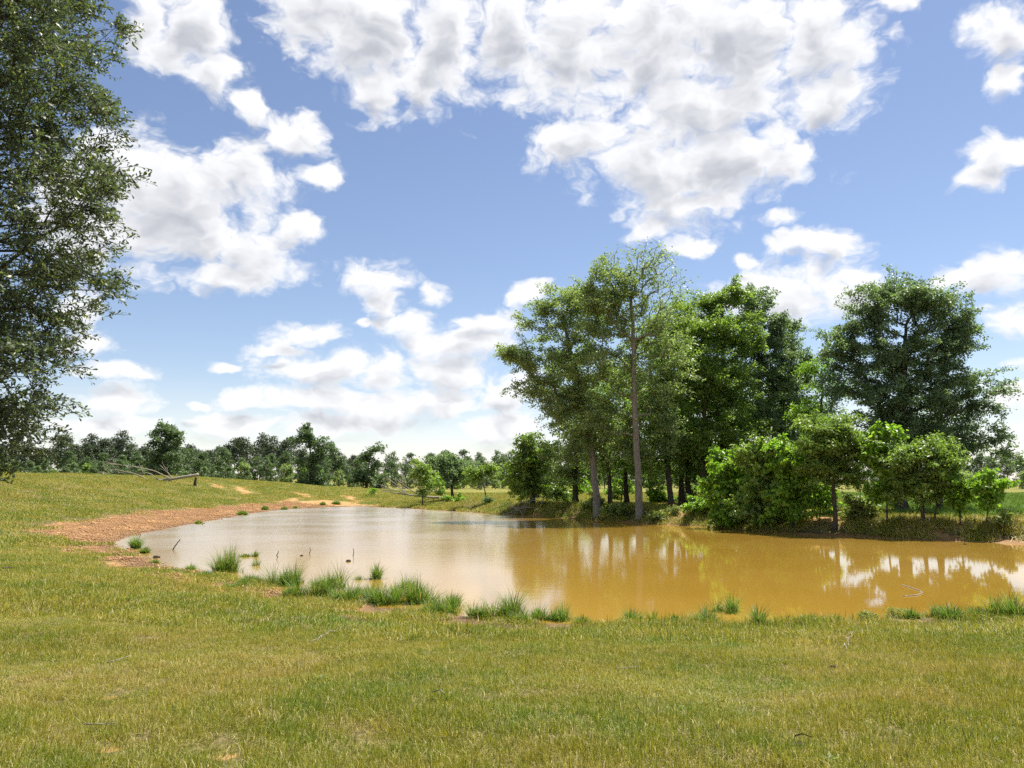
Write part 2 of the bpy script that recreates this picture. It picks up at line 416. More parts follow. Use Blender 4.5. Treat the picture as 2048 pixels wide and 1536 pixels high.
TUFT = blade_mat('clump_blades', [(0.3,(0.11,0.21,0.03)),(0.5,(0.14,0.25,0.036)),(0.7,(0.20,0.29,0.05))], (0.38,0.32,0.14), 0.90, 0.45)

# ------------------------------------------------------------------ ground and water
def axis(segs):
    out = []
    for a, b, st in segs: out.append(np.arange(a, b, st))
    return np.concatenate(out)
xs = axis([(-900,-300,60),(-300,-120,12),(-120,-50,2.5),(-50,-28,0.8),(-28,40,0.28),(40,60,0.9),(60,130,3),(130,300,14),(300,901,60)])
ys = axis([(-40,-4,2.0),(-4,3,0.6),(3,45,0.25),(45,100,0.5),(100,140,1.5),(140,260,6),(260,500,24),(500,1601,100)])
GX, GY = np.meshgrid(xs, ys)
SD = pond_sd(GX, GY); GZ = terrain(GX, GY, SD)
BARE = bare_field(GX, GY, SD)
bankr_ = smooth(-16, 2, GX) * smooth(26, 33, GY)
WET = smooth(1.35, 0.25, SD + (fbm(GX * 1.2, GY * 1.2, 2, 77) - 0.5) * 0.7) * (1 - 0.4 * bankr_)
nx, ny = len(xs), len(ys)
idx = np.arange(nx * ny).reshape(ny, nx)
quads = np.stack([idx[:-1, :-1], idx[:-1, 1:], idx[1:, 1:], idx[1:, :-1]], -1).reshape(-1, 4)
me = npmesh('ground', np.stack([GX, GY, GZ], -1).reshape(-1, 3), [quads], GROUND, smooth_shade=True, extra={'bare': BARE.ravel(), 'wet': WET.ravel()})
tag(mobj('ground', me), 'grassy pasture sloping down to the pond with bare clay shore', 'ground', kind='structure')

wx = np.linspace(SHORE[:, 0].min() - 2, SHORE[:, 0].max() + 2, 2); wy = np.linspace(SHORE[:, 1].min() - 2, SHORE[:, 1].max() + 2, 2)
me = npmesh('water', [(wx[0], wy[0], 0), (wx[1], wy[0], 0), (wx[1], wy[1], 0), (wx[0], wy[1], 0)], [np.array([[0, 1, 2, 3]])], WATER)
tag(mobj('water', me), 'muddy ochre pond water reflecting sky and trees', 'water', kind='structure')

# ------------------------------------------------------------------ tree builder
def tubes(A, B, ra, rb, k):
    """separate tapered segments A->B"""
    d = B - A; ln = np.linalg.norm(d, axis=1, keepdims=True) + 1e-9; d = d / ln
    A = A - d * ra[:, None] * 0.4; B = B + d * rb[:, None] * 0.4
    up = np.where(np.abs(d[:, 2:3]) > 0.9, np.array([[1.0, 0, 0]]), np.array([[0, 0, 1.0]]))
    u = np.cross(d, up); u /= np.linalg.norm(u, axis=1, keepdims=True) + 1e-9; v = np.cross(d, u)
    ang = np.arange(k) * 2 * math.pi / k
    ring = u[:, None, :] * np.cos(ang)[None, :, None] + v[:, None, :] * np.sin(ang)[None, :, None]
    VA = A[:, None, :] + ring * ra[:, None, None]; VB = B[:, None, :] + ring * rb[:, None, None]
    n = len(A); verts = np.concatenate([VA, VB], 1).reshape(-1, 3)
    b = (np.arange(n) * 2 * k)[:, None]; i = np.arange(k)[None, :]; j = (i + 1) % k
    f = np.stack([b + i, b + j, b + k + j, b + k + i], -1).reshape(-1, 4)
    return verts, f
def tube_path(P, R, k=10, rng=None, cap=True, wob=0.0):
    P = np.asarray(P, float); R = np.asarray(R, float)
    T = np.gradient(P, axis=0); T /= np.linalg.norm(T, axis=1, keepdims=True) + 1e-9
    ref = np.array([1.0, 0, 0]) if abs(T[0][0]) < 0.8 else np.array([0, 0, 1.0])
    V_ = []
    ang = np.arange(k) * 2 * math.pi / k
    for p, t, r in zip(P, T, R):
        u = ref - t * (ref @ t); u /= np.linalg.norm(u); v = np.cross(t, u); ref = u
        rr = r * (1 + (rng.uniform(-wob, wob, k) if rng is not None and wob else 0))
        V_.append(p + (u[None] * np.cos(ang)[:, None] + v[None] * np.sin(ang)[:, None]) * np.reshape(rr, (-1, 1)))
    n = len(P); V_ = np.concatenate(V_)
    b = (np.arange(n - 1) * k)[:, None]; i = np.arange(k)[None, :]; j = (i + 1) % k
    f = [np.stack([b + i, b + j, b + k + j, b + k + i], -1).reshape(-1, 4)]
    if cap: f.append(np.arange((n - 1) * k, n * k)[None, :]); f.append(np.arange(k)[::-1][None, :])
    return V_, f
def merge(parts):
    vs, fs, o = [], {}, 0
    for v, f in parts:
        f = f if isinstance(f, list) else [f]
        for q in f: fs.setdefault(q.shape[1], []).append(q + o)
        vs.append(v); o += len(v)
    return np.concatenate(vs), [np.concatenate(x) for x in fs.values()]
def resample(path, step):
    path = np.asarray(path, float); d = np.r_[0, np.cumsum(np.linalg.norm(np.diff(path, axis=0), axis=1))]
    n = max(3, int(d[-1] / step) + 1); q = np.linspace(0, d[-1], n)
    out = np.stack([np.interp(q, d, path[:, i]) for i in range(3)], 1)
    for _ in range(2): out[1:-1] = 0.25 * out[:-2] + 0.5 * out[1:-1] + 0.25 * out[2:]
    return out
def grow(trunk, targets, step, rng, start=0.35, lift=0.3):
    pos = [p for p in trunk]; par = list(range(-1, len(trunk) - 1)); plen = list(np.r_[0, np.cumsum(np.linalg.norm(np.diff(trunk, axis=0), axis=1))])
    ok = [i >= start * len(trunk) for i in range(len(trunk))]
    tips = []
    c = trunk[int(len(trunk) * 0.7)]
    for t in sorted(targets, key=lambda q: np.linalg.norm((q - c) * (1, 1, 0.6))):
        A = np.array(pos); d = t - A; ds = np.linalg.norm(d, axis=1) + 1e-6
        cost = ds * (1 + 0.9 * np.clip(0.15 - d[:, 2] / ds, 0, 1)) + 0.18 * np.array(plen)
        cost[~np.array(ok)] = 1e9
        i = int(np.argmin(cost)); a = A[i]; L_ = ds[i]
        n = max(1, int(round(L_ / step)))
        mid = (a + t) / 2 + np.array([0, 0, lift * L_ * 0.35]) + rng.normal(0, 0.07 * L_, 3)
        last = i
        for k in range(1, n + 1):
            u = k / n; p = (1 - u) ** 2 * a + 2 * u * (1 - u) * mid + u * u * t
            pos.append(p); par.append(last); plen.append(plen[last] + L_ / n); ok.append(True); last = len(pos) - 1
        tips.append(last)
    return np.array(pos), np.array(par), tips
def leaves(C, nper, spread, L_, W_, rng, droop=0.0, flat_=0.35, shape='diamond', squash=0.7, dirs=None, stretch=1.5):
    """leaf blades scattered about cluster centres C"""
    cnt = rng.poisson(nper) if np.ndim(nper) else rng.poisson(nper, len(C))
    c = np.repeat(C, cnt, axis=0); n = len(c)
    off = rng.normal(0, 1, (n, 3)); off /= np.linalg.norm(off, axis=1, keepdims=True)
    off *= (rng.random((n, 1)) ** 0.5) * spread; off[:, 2] *= squash
    p = c + off
    if dirs is not None:      # leafy sprays drawn out along the twig
        dv = np.repeat(dirs, cnt, axis=0); t_ = rng.uniform(-1.2, 1.0, (n, 1)); k_ = 1 - 0.45 * np.clip(t_, 0, 1)
        p = c + off * 0.72 * k_ + dv * t_ * spread * stretch * np.array([1, 1, 0.75]); p[:, 2] -= (np.clip(t_[:, 0], 0, 1) ** 2) * spread * 0.3
    a = rng.normal(0, 1, (n, 3)) + off / spread * 0.8; a[:, 2] = a[:, 2] * (1 - flat_) - droop; a /= np.linalg.norm(a, axis=1, keepdims=True)
    nr = rng.normal(0, 0.75, (n, 3)) + np.array([0, 0, 0.8]); b = np.cross(a, nr); b /= np.linalg.norm(b, axis=1, keepdims=True) + 1e-9
    q = np.cross(b, a)
    s = rng.uniform(0.65, 1.25, (n, 1)); l = L_ * s; wd = W_ * s
    if shape == 'diamond':
        vv = np.stack([p, p + a * l * 0.55 + b * wd * 0.5 + q * wd * 0.12, p + a * l - q * l * 0.12, p + a * l * 0.5 - b * wd * 0.5 + q * wd * 0.12], 1)
        f = np.arange(n * 4).reshape(n, 4)
    else:   # broad leaf, six corners folded along the midrib
        vv = np.stack([p, p + a * l * 0.25 + b * wd * 0.45 + q * wd * 0.16, p + a * l * 0.65 + b * wd * 0.38 + q * wd * 0.12, p + a * l - q * l * 0.2,
                       p + a * l * 0.65 - b * wd * 0.38 + q * wd * 0.12, p + a * l * 0.25 - b * wd * 0.45 + q * wd * 0.16], 1)
        i = np.arange(n)[:, None] * 6
        f = np.concatenate([i + np.array([[0, 1, 2, 3]]), i + np.array([[0, 3, 4, 5]])])
        return vv.reshape(-1, 3), f, np.tile(rng.random(n), 2)
    return vv.reshape(-1, 3), f, rng.random(n)
def ball(n, rng, shell=2.2):
    d = rng.normal(0, 1, (n, 3)); d /= np.linalg.norm(d, axis=1, keepdims=True)
    return d * rng.random((n, 1)) ** (1 / shell)
def tree(name, label, base, path_px, blobs, leafm, barkm, R=0.3, nleaf=60, L_=0.2, W_=0.11, spread=0.75, droop=0.15, shape='diamond',
         seed=0, group=None, step=0.5, start=0.35, dens=1.0, depth=0.9, lift=0.3, tipr=0.012, cat='tree', extra_stems=(), squash=0.7, minr=0.0, limb_cap=0.16):
    rng = np.random.default_rng(seed + 1000)
    base = np.asarray(base, float); Y = base[1]
    tr = [base - np.array([0, 0, 0.25])] + [at(x, y, Y) for x, y in path_px]
    trunk = resample(tr, 0.45)
    trunk[1:-1, :2] += rng.normal(0, 0.02, (len(trunk) - 2, 2))
    T, LF = [], []
    for bl in blobs:
        px, py, rx, ry, n = bl[:5]; lf = bl[5] if len(bl) > 5 else 1.0; dy = bl[6] if len(bl) > 6 else 0.0
        c = at(px, py, Y + dy); ax = np.array([rx * 1.08 / F * Y, depth * 0.5 * (rx + ry) / F * Y, ry * 1.05 / F * Y])
        nn = max(2, int(n * dens)); nsub = max(1, int(math.ceil(nn / 1.9)))
        sub = ball(nsub, rng, 2.6); q = np.repeat(sub, 2, 0)[:nn]
        q = c + (q * rng.uniform(0.9, 1.12, (len(q), 1))) * ax + rng.normal(0, 0.20, q.shape) * ax.mean() * np.array([1, 1, 0.7])
        q[:, 2] = np.maximum(q[:, 2], base[2] + 0.3)
        T.append(q); LF.append(np.full(len(q), lf))
    T = np.concatenate(T); LF = np.concatenate(LF)
    pos, par, tips = grow(trunk, list(T), step, rng, start, lift)
    cnt = np.zeros(len(pos)); cnt[tips] = 1
    for i in range(len(pos) - 1, 0, -1):
        if par[i] >= 0: cnt[par[i]] += cnt[i]
    tot = max(cnt.max(), 2); e = math.log(max(R, tipr * 1.5) / tipr) / math.log(tot)
    rad = tipr * np.maximum(cnt, 0.6) ** e
    nt_ = len(trunk)
    hgt = np.linspace(0, 1, nt_)
    rad[:nt_] = np.clip(rad[:nt_], R * (0.85 - 0.65 * hgt), R * (1 - 0.62 * hgt))
    for i in range(nt_, len(pos)): rad[i] = min(rad[i], limb_cap, rad[par[i]] * 0.88 if par[i] < nt_ else rad[par[i]])
    rt = rad[:nt_] * (1 + 0.5 * np.exp(-np.linspace(0, (trunk[-1, 2] - trunk[0, 2]) / 0.5, nt_)))
    parts = [tube_path(trunk, rt, 10, rng, True, 0.07)]
    j = np.arange(nt_, len(pos)); j = j[rad[j] > minr]; pj = par[j]
    r0 = np.minimum(rad[pj], rad[j] * 1.6); big = rad[j] > 0.05
    for sel, k in ((big, 6), (~big, 3)):
        if sel.any(): parts.append(tubes(pos[pj[sel]], pos[j[sel]], r0[sel], rad[j[sel]], k))
    for (x0, y0, x1, y1, r) in extra_stems:
        g = ground(x0, y0); a = at(x0, y0, Y); a[2] = base[2] - 0.1
        parts.append(tube_path(resample([a, (a + at(x1, y1, Y)) / 2 + rng.normal(0, 0.05, 3), at(x1, y1, Y)], 0.5), np.linspace(r, r * 0.5, max(3, int(np.linalg.norm(at(x1, y1, Y) - a) / 0.5) + 1)), 7))
    v, f = merge(parts)
    root = empty(name, base, label, cat, group)
    inv = np.asarray(root.location)
    mobj('trunk', npmesh(name + '_trunk', v - inv, f, BK[barkm], smooth_shade=True), root)
    # cluster order in tips follows the sorted targets: recover the leaf factor by nearest match
    tp = pos[tips]; lf = np.array([LF[np.argmin(((T - q) ** 2).sum(1))] for q in tp])
    side = par[np.array(tips)]; C = np.concatenate([tp, pos[side] * 0.5 + tp * 0.5]); lf2 = np.concatenate([lf, lf * 0.6])
    dv = tp - pos[side]; dv = dv + rng.normal(0, 0.25, dv.shape) * np.linalg.norm(dv, axis=1, keepdims=True); dv /= np.linalg.norm(dv, axis=1, keepdims=True) + 1e-9
    v, f, r = leaves(C, nleaf * lf2 * 1.25, spread * 0.95, L_, W_, rng, droop, shape=shape, squash=squash, dirs=np.concatenate([dv, dv]))
    mobj('crown', npmesh(name + '_crown', v - inv, [f], LM[leafm], rnd=r), root)
    return root

# ------------------------------------------------------------------ trees and saplings on the right bank
B1 = ground(1280, 1041); D = B1[1]
def beside(px, py): return ground(px, py)
def onrow(px, dY, Y0):     # a trunk whose foot stands at depth Y0+dY under pixel column px
    Y = Y0 + dY; X = (px - 1024) / F * Y * (cp + 0.13 * sp); return np.array([X, Y, tz(X, Y)])
tree('oak_tree', 'tall oak with pale trunk at the waterline and thin half-bare top', B1, [(1276,950),(1271,860),(1268,760),(1266,660),(1262,600)],
     [(1245,570,55,55,56,.5),(1195,580,45,50,44,.8),(1318,565,52,66,84,.08),(1280,520,70,34,84,.05),(1215,640,70,60,50,.7,1.0),(1305,650,60,60,44,.35,1.0),
      (1205,735,80,60,56,.9,1.8),(1315,750,65,65,46,.7,1.8),(1220,840,62,55,44,.95,2.0),(1315,850,58,50,34,.8,2.0),(1345,670,40,70,28,.35),(1265,900,45,22,14,.8,1.5)],
     'olive', 'grey', R=0.29, nleaf=70, L_=0.18, W_=0.11, spread=0.66, seed=1, tipr=0.011, lift=0.6, dens=1.25, limb_cap=0.11)
tree('oak_tree', 'leaning oak with long limbs reaching left over open sky', onrow(1192, 4, D), [(1190,960),(1187,930),(1180,860),(1165,790),(1142,710),(1125,630)],
     [(1120,600,42,36,26,.75),(1090,650,48,45,30,.75),(1035,712,38,30,26,.95),(1070,770,40,40,26,.75),(1120,715,55,60,40,.9),(1165,650,52,70,40,.9),
      (1150,800,58,60,44,1),(1105,820,32,30,14,.7),(1185,880,58,40,34,1),(1140,905,26,26,12,.7),(1015,700,14,14,6,1)],
     'olive', 'grey', R=0.30, nleaf=70, L_=0.18, W_=0.11, spread=0.66, seed=2, tipr=0.011, lift=0.45, dens=1.25, limb_cap=0.11)
tree('hardwood_tree', 'slim dark-trunked tree between the leaning oak and the pale trunk', onrow(1218, 7, D), [(1217,940),(1214,870),(1212,800)],
     [(1215,800,55,60,34),(1230,880,60,40,34),(1200,930,45,25,14,.7)], 'green', 'dark', R=0.19, nleaf=60, L_=0.2, W_=0.11, seed=3)
tree('hardwood_tree', 'slim dark-trunked tree just right of the pale oak trunk', onrow(1337, 5, D), [(1334,930),(1331,860),(1334,760),(1338,680)],
     [(1340,640,42,50,26),(1350,720,55,60,38),(1335,800,60,55,38),(1345,880,60,45,34),(1310,930,50,25,14,.7)], 'green', 'dark', R=0.24, nleaf=64, L_=0.2, W_=0.11, seed=4)
tree('hardwood_tree', 'bushy green tree rising behind the slim trunks in the grove', onrow(1372, 9, D), [(1374,930),(1380,820),(1385,700),(1388,640)],
     [(1388,610,42,36,26),(1385,690,55,60,44),(1400,790,62,60,46),(1390,880,60,50,40),(1370,940,45,25,14)], 'green', 'dark', R=0.24, nleaf=66, L_=0.21, W_=0.12, seed=5, extra_stems=[(1358,1008,1362,850,0.12)])
tree('sweetgum_tree', 'tallest pointed green tree in the grove behind the waterside bushes', onrow(1445, 8, D), [(1445,900),(1447,780),(1445,660),(1444,590)],
     [(1436,598,30,30,22),(1468,590,26,24,14),(1430,670,52,50,46),(1480,660,45,55,34),(1440,760,65,60,60),(1450,850,70,50,52),(1440,930,60,35,26)], 'green', 'dark', R=0.3, nleaf=72, L_=0.22, W_=0.13, spread=0.7, seed=6)
tree('sweetgum_tree', 'dark green tree with knobbly top left of the round oak', onrow(1525, 11, D), [(1525,900),(1520,780),(1516,660),(1514,600)],
     [(1508,600,32,28,22),(1535,640,32,34,24),(1505,680,50,50,38),(1545,720,50,55,44),(1520,800,70,60,56),(1540,870,65,45,44)], 'oak', 'dark', R=0.3, nleaf=74, L_=0.22, W_=0.13, spread=0.7, seed=7)
tree('sweetgum_tree', 'shorter dark tree on the sloping right shoulder of the grove', onrow(1588, 13, D), [(1588,900),(1585,800),(1582,700)],
     [(1580,672,32,34,24),(1600,730,30,40,26),(1565,770,50,55,40),(1590,840,50,50,36)], 'oak', 'dark', R=0.26, nleaf=70, L_=0.22, W_=0.13, spread=0.7, seed=8)
tree('hardwood_tree', 'light green feathery tree in the gap left of the round oak', onrow(1640, 8, D - 4), [(1640,920),(1642,840),(1645,760)],
     [(1632,735,26,34,18,.8),(1655,790,40,40,26,.9),(1615,820,36,40,24,.9),(1640,860,50,40,26)], 'bright', 'dark', R=0.18, nleaf=52, L_=0.2, W_=0.1, seed=9)
for i, (px, dY, top, lm, lab) in enumerate([(1250,16,720,'green','tree deep in the grove seen between leaning oak and pale trunk'),(1300,20,640,'green','green crown deep in the grove right behind the half-bare top'),
     (1405,6,610,'green','leafy green tree filling the gap left of the tallest pointed tree'),(1362,13,600,'olive','olive crown right behind the bare twigs of the pale oak'),(1150,12,690,'olive','olive crown seen through the leaning oak'),(1480,24,640,'green','shadowed crown deep in the grove above the thicket'),(1560,22,720,'green','green crown deep in the grove at its right end')]):
    hgt_ = 985 - top
    tree('hardwood_tree', lab, onrow(px, dY, D), [(px,960),(px+4,900),(px+2,top+60)], [(px,top+40,45,40,22),(px-15,top+hgt_*.35,58,55,36),(px+20,top+hgt_*.55,62,55,38),(px-5,top+hgt_*.78,62,45,34)], lm, 'dark', R=0.24, nleaf=60, L_=0.25, W_=0.14, spread=0.85, seed=300+i, group='trees deep in the grove')
BE = ground(1803, 1026)
tree('oak_tree', 'big round-crowned dark oak standing alone at the right', BE, [(1802,960),(1801,880),(1804,800),(1809,720),(1812,650)],
     [(1812,590,70,34,56),(1755,615,60,42,48),(1872,612,58,44,48),(1710,660,40,40,28),(1915,660,36,44,28),(1700,700,48,55,44),(1775,700,70,60,66),(1860,700,70,60,62),(1920,700,36,60,30),(1690,770,40,40,24),
      (1745,785,70,55,56),(1830,790,80,60,66),(1910,790,55,50,40),(1740,845,55,35,30),(1810,860,80,38,50),(1890,860,60,45,40),(1950,760,26,30,14,.8),
      (2008,765,24,32,12,.5),(1965,835,40,40,24,.6),(1990,890,42,30,22,.6),(1935,905,55,24,24,.7),(2005,915,20,14,6,.6)],
     'oak', 'dark', R=0.42, nleaf=70, L_=0.17, W_=0.10, spread=0.6, seed=17, lift=0.35)
tree('oak_tree', 'second dark trunk with low boughs just right of the round oak', onrow(1868, 3, BE[1]), [(1868,960),(1872,900),(1880,840)],
     [(1885,840,55,50,30),(1860,900,55,35,26),(1920,880,40,30,16,.8)], 'oak', 'dark', R=0.26, nleaf=56, L_=0.18, W_=0.1, seed=11)
tree('oak_tree', 'dense dark rounded tree left of the grove near the brush pile', onrow(1064, 14, D), [(1064,960),(1063,920),(1062,890)],
     [(1058,888,22,20,14),(1036,925,26,24,16),(1086,915,26,30,18),(1060,935,40,34,28),(1030,965,28,24,16),(1076,970,40,22,20)], 'green', 'dark', R=0.26, nleaf=74, L_=0.24, W_=0.14, spread=0.8, seed=12, start=0.2)
def bush(label, px, py, blobs, leafm='bright', seed=0, nleaf=70, L_=0.2, W_=0.13, name='bush', R=0.07, **k):
    b = ground(px, py)
    return tree(name, label, b, [(px + 1, py - 12), (blobs[0][0], blobs[0][1])], blobs, leafm, 'dark', R=R, nleaf=nleaf, L_=L_, W_=W_, seed=seed, start=0.1, spread=k.pop('spread', 0.42), step=0.35, cat=k.pop('cat', 'bush'), tipr=0.008, **k)
# broad-leaved waterside saplings
bush('broad-leaved glossy sapling overhanging the water, leftmost of the waterside thicket', 1466, 1052, [(1465,930,36,36,26),(1448,980,36,36,30),(1490,980,36,36,30),(1470,1025,44,18,24)], 'bright', 21, 34, 0.26, 0.2, 'sapling', 0.08, shape='broad', droop=0.5, spread=0.5, cat='sapling')
bush('broad-leaved glossy sapling in the middle of the waterside thicket', 1530, 1057, [(1520,905,36,34,26),(1535,960,45,40,40),(1515,1010,42,28,30),(1555,1020,30,24,16)], 'green', 22, 36, 0.26, 0.2, 'sapling', 0.09, shape='broad', droop=0.5, spread=0.5, cat='sapling')
bush('broad-leaved sapling beside the fine-leaved shade tree, right end of the thicket', 1584, 1060, [(1578,905,34,32,24),(1590,960,36,38,30),(1570,1010,36,26,22),(1615,985,26,26,14)], 'bright', 23, 34, 0.25, 0.19, 'sapling', 0.08, shape='broad', droop=0.5, spread=0.5, cat='sapling')
bush('low bright green bush left of the waterside thicket', 1402, 1030, [(1400,1005,34,16,22),(1432,1000,22,20,14)], 'bright', 24, 34, 0.22, 0.17, shape='broad', droop=0.4)
bush('fine-leaved layered shade tree with slender trunk on the right bank', 1671, 1060, [(1660,850,50,26,34),(1625,885,38,30,30),(1705,880,38,26,28),(1660,905,56,30,46),(1725,905,24,18,12),(1690,945,44,26,26),(1630,935,34,26,20)], 'green', 25, 62, 0.2, 0.075, 'shade_tree', 0.13, droop=0.45, spread=0.55, cat='tree', squash=0.45)
bush('fine-leaved layered shade tree in front of the round oak', 1846, 1050, [(1835,895,42,22,28),(1880,905,36,28,26),(1795,920,36,26,22),(1850,935,56,26,40),(1890,960,34,30,24),(1830,975,40,22,20)], 'green', 26, 60, 0.2, 0.075, 'shade_tree', 0.1, droop=0.45, spread=0.55, cat='tree', squash=0.45, extra_stems=[(1866,1050,1880,960,0.05)])
bush('large-leaved sapling between the two layered shade trees', 1774, 1050, [(1772,880,22,20,12),(1757,915,26,26,16),(1785,955,28,30,20),(1765,985,26,18,12)], 'bright', 27, 26, 0.26, 0.19, 'sapling', 0.05, shape='broad', droop=0.6, spread=0.45, cat='sapling')
bush('low round bush on the bank right of the first layered shade tree', 1716, 1040, [(1716,1010,26,18,24),(1732,1018,12,12,8)], 'weed', 28, 36, 0.2, 0.14, shape='broad', droop=0.4)
bush('thin sapling with drooping pale leaves right of the second shade tree', 1921, 1050, [(1912,965,18,20,10),(1928,985,16,22,10),(1915,1010,10,10,5)], 'bright', 29, 24, 0.24, 0.17, 'sapling', 0.035, shape='broad', droop=0.7, spread=0.35, cat='sapling')
bush('lone spindly sapling with leaf tufts near the right edge', 1973, 1056, [(1972,948,14,10,6),(1955,975,18,10,7),(2008,962,18,8,6),(1990,988,20,10,8),(1974,1000,8,14,4)], 'bright', 30, 24, 0.22, 0.15, 'sapling', 0.03, shape='broad', droop=0.6, spread=0.35, cat='sapling')
bush('knee-high seedling at the water edge below the spindly sapling', 2003, 1068, [(2000,1036,12,5,5),(2018,1030,8,5,3)], 'weed', 31, 16, 0.18, 0.13, 'seedling', 0.018, shape='broad', droop=0.5, spread=0.25, cat='sapling')
bush('slender sapling trunk cluster behind the thicket at the path', 1638, 1042, [(1650,985,16,20,9),(1630,1000,12,14,6)], 'bright', 32, 22, 0.22, 0.15, 'sapling', 0.03, shape='broad', droop=0.5, spread=0.35, cat='sapling')
# understorey of the grove
for i, (px, py, bl, lm, lab) in enumerate([
    (1150, 1004, [(1150,975,26,24,22),(1130,988,20,14,12)], 'bright', 'light green bush at the foot of the leaning oak'),
    (1112, 1008, [(1112,960,28,26,24),(1095,985,28,16,16),(1125,985,22,18,14)], 'green', 'mid-green bush behind the brush pile, right side'),
    (1178, 1018, [(1185,1003,30,14,18)], 'weed', 'weedy low bush on the bank left of the pale trunk'),
    (1242, 1006, [(1245,970,24,26,20),(1232,990,22,14,12)], 'bright', 'bright bush filling the gap left of the pale trunk'),
    (1305, 1008, [(1308,985,26,20,20),(1330,996,22,10,12)], 'bright', 'sunlit bush right behind the pale trunk'),
    (1316, 1000, [(1318,945,34,30,30)], 'green', 'tall understorey bush between pale trunk and dark trunk'),
    (1385, 1006, [(1388,965,30,30,26),(1372,992,24,12,12)], 'green', 'shady understorey bush left of the thicket'),
    (1232, 1035, [(1232,1020,26,14,22)], 'weed', 'round weedy shrub on the bank at the water left of the pale trunk'),
    (1318, 1040, [(1325,1026,24,12,16)], 'weed', 'small weedy shrub on the clay bank right of the pale trunk'),
    (1170, 985, [(1172,940,34,34,26)], 'bright', 'tall light green understorey bush between leaning oak and far field'),
    (1042, 1014, [(1040,978,18,20,14),(1052,965,12,12,6)], 'bright', 'pale broad-leaved bush growing through the brush pile'),
    (1480, 1012, [(1480,960,60,40,44),(1540,960,50,40,36)], 'oak', 'dark shrub mass in the shade behind the thicket'),
    (1600, 1015, [(1600,950,50,40,36)], 'oak', 'dark shrub behind the right end of the thicket')]):
    bush(lab, px, py, bl, lm, 40 + i, 44, 0.22, 0.13, group='understorey bushes on the right bank')

# small trees and saplings beyond the pond
BM = ground(905, 998)
tree('small_tree', 'small flat-topped tree with dark trunk in the middle of the field', BM, [(904,970),(903,945)],
     [(890,918,32,18,20),(915,922,26,22,18),(900,945,36,16,22),(878,935,22,12,8)], 'oak', 'dark', R=0.2, nleaf=58, L_=0.26, W_=0.15, spread=0.75, seed=60)
bush('slim sapling at the far water edge with sparse leaves', 844, 1014, [(848,935,22,14,12),(830,950,18,12,8),(862,955,18,14,8),(838,980,10,10,5),(852,972,10,8,4)], 'green', 61, 30, 0.3, 0.16, 'sapling', 0.08, cat='sapling', spread=0.6)
bush('sapling leaning left at the far bank right of the small tree', 972, 1006, [(960,945,24,14,14),(975,935,14,8,6),(945,960,14,8,5)], 'green', 62, 32, 0.3, 0.16, 'sapling', 0.07, cat='sapling', spread=0.65)
bush('dark stump-like shrub at the foot of the leaning far sapling', 976, 1010, [(976,995,6,10,8)], 'oak', 63, 36, 0.2, 0.12, spread=0.35)
bush('pale shrub left of the small field tree', 880, 992, [(876,965,18,12,12),(884,980,10,8,5)], 'bright', 64, 34, 0.3, 0.17, spread=0.6)
for i, (px, py, lab) in enumerate([(743, 990, 'little weed bush on the far field left of the fallen tree'), (896, 1004, 'little weed bush below the small field tree'), (918, 1004, 'little weed bush right of the small field tree trunk')]):
    bush(lab, px, py, [(px, py - 8, 5, 6, 6)], 'bright', 65 + i, 30, 0.25, 0.15, 'weed_bush', 0.02, spread=0.4)
for i, (Yd, path, bl, lm, lab) in enumerate([
    (150, [(326,930),(325,890)], [(330,858,26,16,18),(312,885,18,16,12),(345,880,18,18,12),(328,915,26,24,24),(322,945,28,20,18)], 'far', 'tall loose-crowned tree rising above the left tree line'),
    (165, [(622,940),(620,890)], [(616,862,20,16,14),(608,885,18,14,12),(634,890,16,22,14),(622,925,26,24,24),(626,958,32,18,22)], 'far', 'tall ragged tree standing out of the middle tree line'),
    (165, [(735,950),(738,920)], [(735,920,18,18,14),(755,897,12,7,6),(722,945,20,20,14),(745,955,24,20,16)], 'far', 'tree with crooked top pointing right in the middle tree line')]):
    X = (path[0][0] - 1024) / F * Yd; b = np.array([X, Yd, tz(X, Yd)])
    tree('field_tree', lab, b, path, bl, lm, 'dark', R=0.3, nleaf=44, L_=0.5, W_=0.3, spread=1.15, seed=70 + i, step=0.9, start=0.15)

# ------------------------------------------------------------------ distant wood: prototypes, then copies
def proto_pine(seed, H, crown_from, wd, leafm='pine', rounded=False, n=34, nl=46, ls=0.55):
    rng = np.random.default_rng(seed)
    trunk = np.stack([np.cumsum(rng.normal(0, 0.05, 12)), np.cumsum(rng.normal(0, 0.05, 12)), np.linspace(-0.5, H * 0.96, 12)], 1)
    C, segs = [], []
    for k in range(n):
        t = rng.random() ** 0.8; z = H * (crown_from + (1 - crown_from) * t)
        prof = (math.sin(math.pi * min(1, 0.12 + 0.88 * t)) ** 0.6) if rounded else (1 - t) ** 0.55 * (0.35 + 0.65 * min(1, t * 5 + .3))
        a = rng.uniform(0, 6.283); r = wd * max(0.12, prof) * rng.uniform(0.35, 1.0)
        c = np.array([math.cos(a) * r, math.sin(a) * r, z]); C.append(c)
        segs.append((np.array([0, 0, z - r * 0.35]), c))
    C = np.array(C); A = np.array([s[0] for s in segs]); Bq = np.array([s[1] for s in segs])
    v, f = merge([tube_path(trunk, np.linspace(0.2, 0.05, 12) * H / 13, 6), tubes(A, Bq, np.full(n, 0.05), np.full(n, 0.02), 3)])
    tm = npmesh('wood_tree_trunk', v, f, BK['pine'], smooth_shade=True)
    v, f, r = leaves(C, nl, 0.085 * H if rounded else 0.075 * H, ls, ls * 0.55, rng, 0.05, squash=0.75)
    cm = npmesh('wood_tree_crown', v, [f], LM[leafm], rnd=r)
    return tm, cm
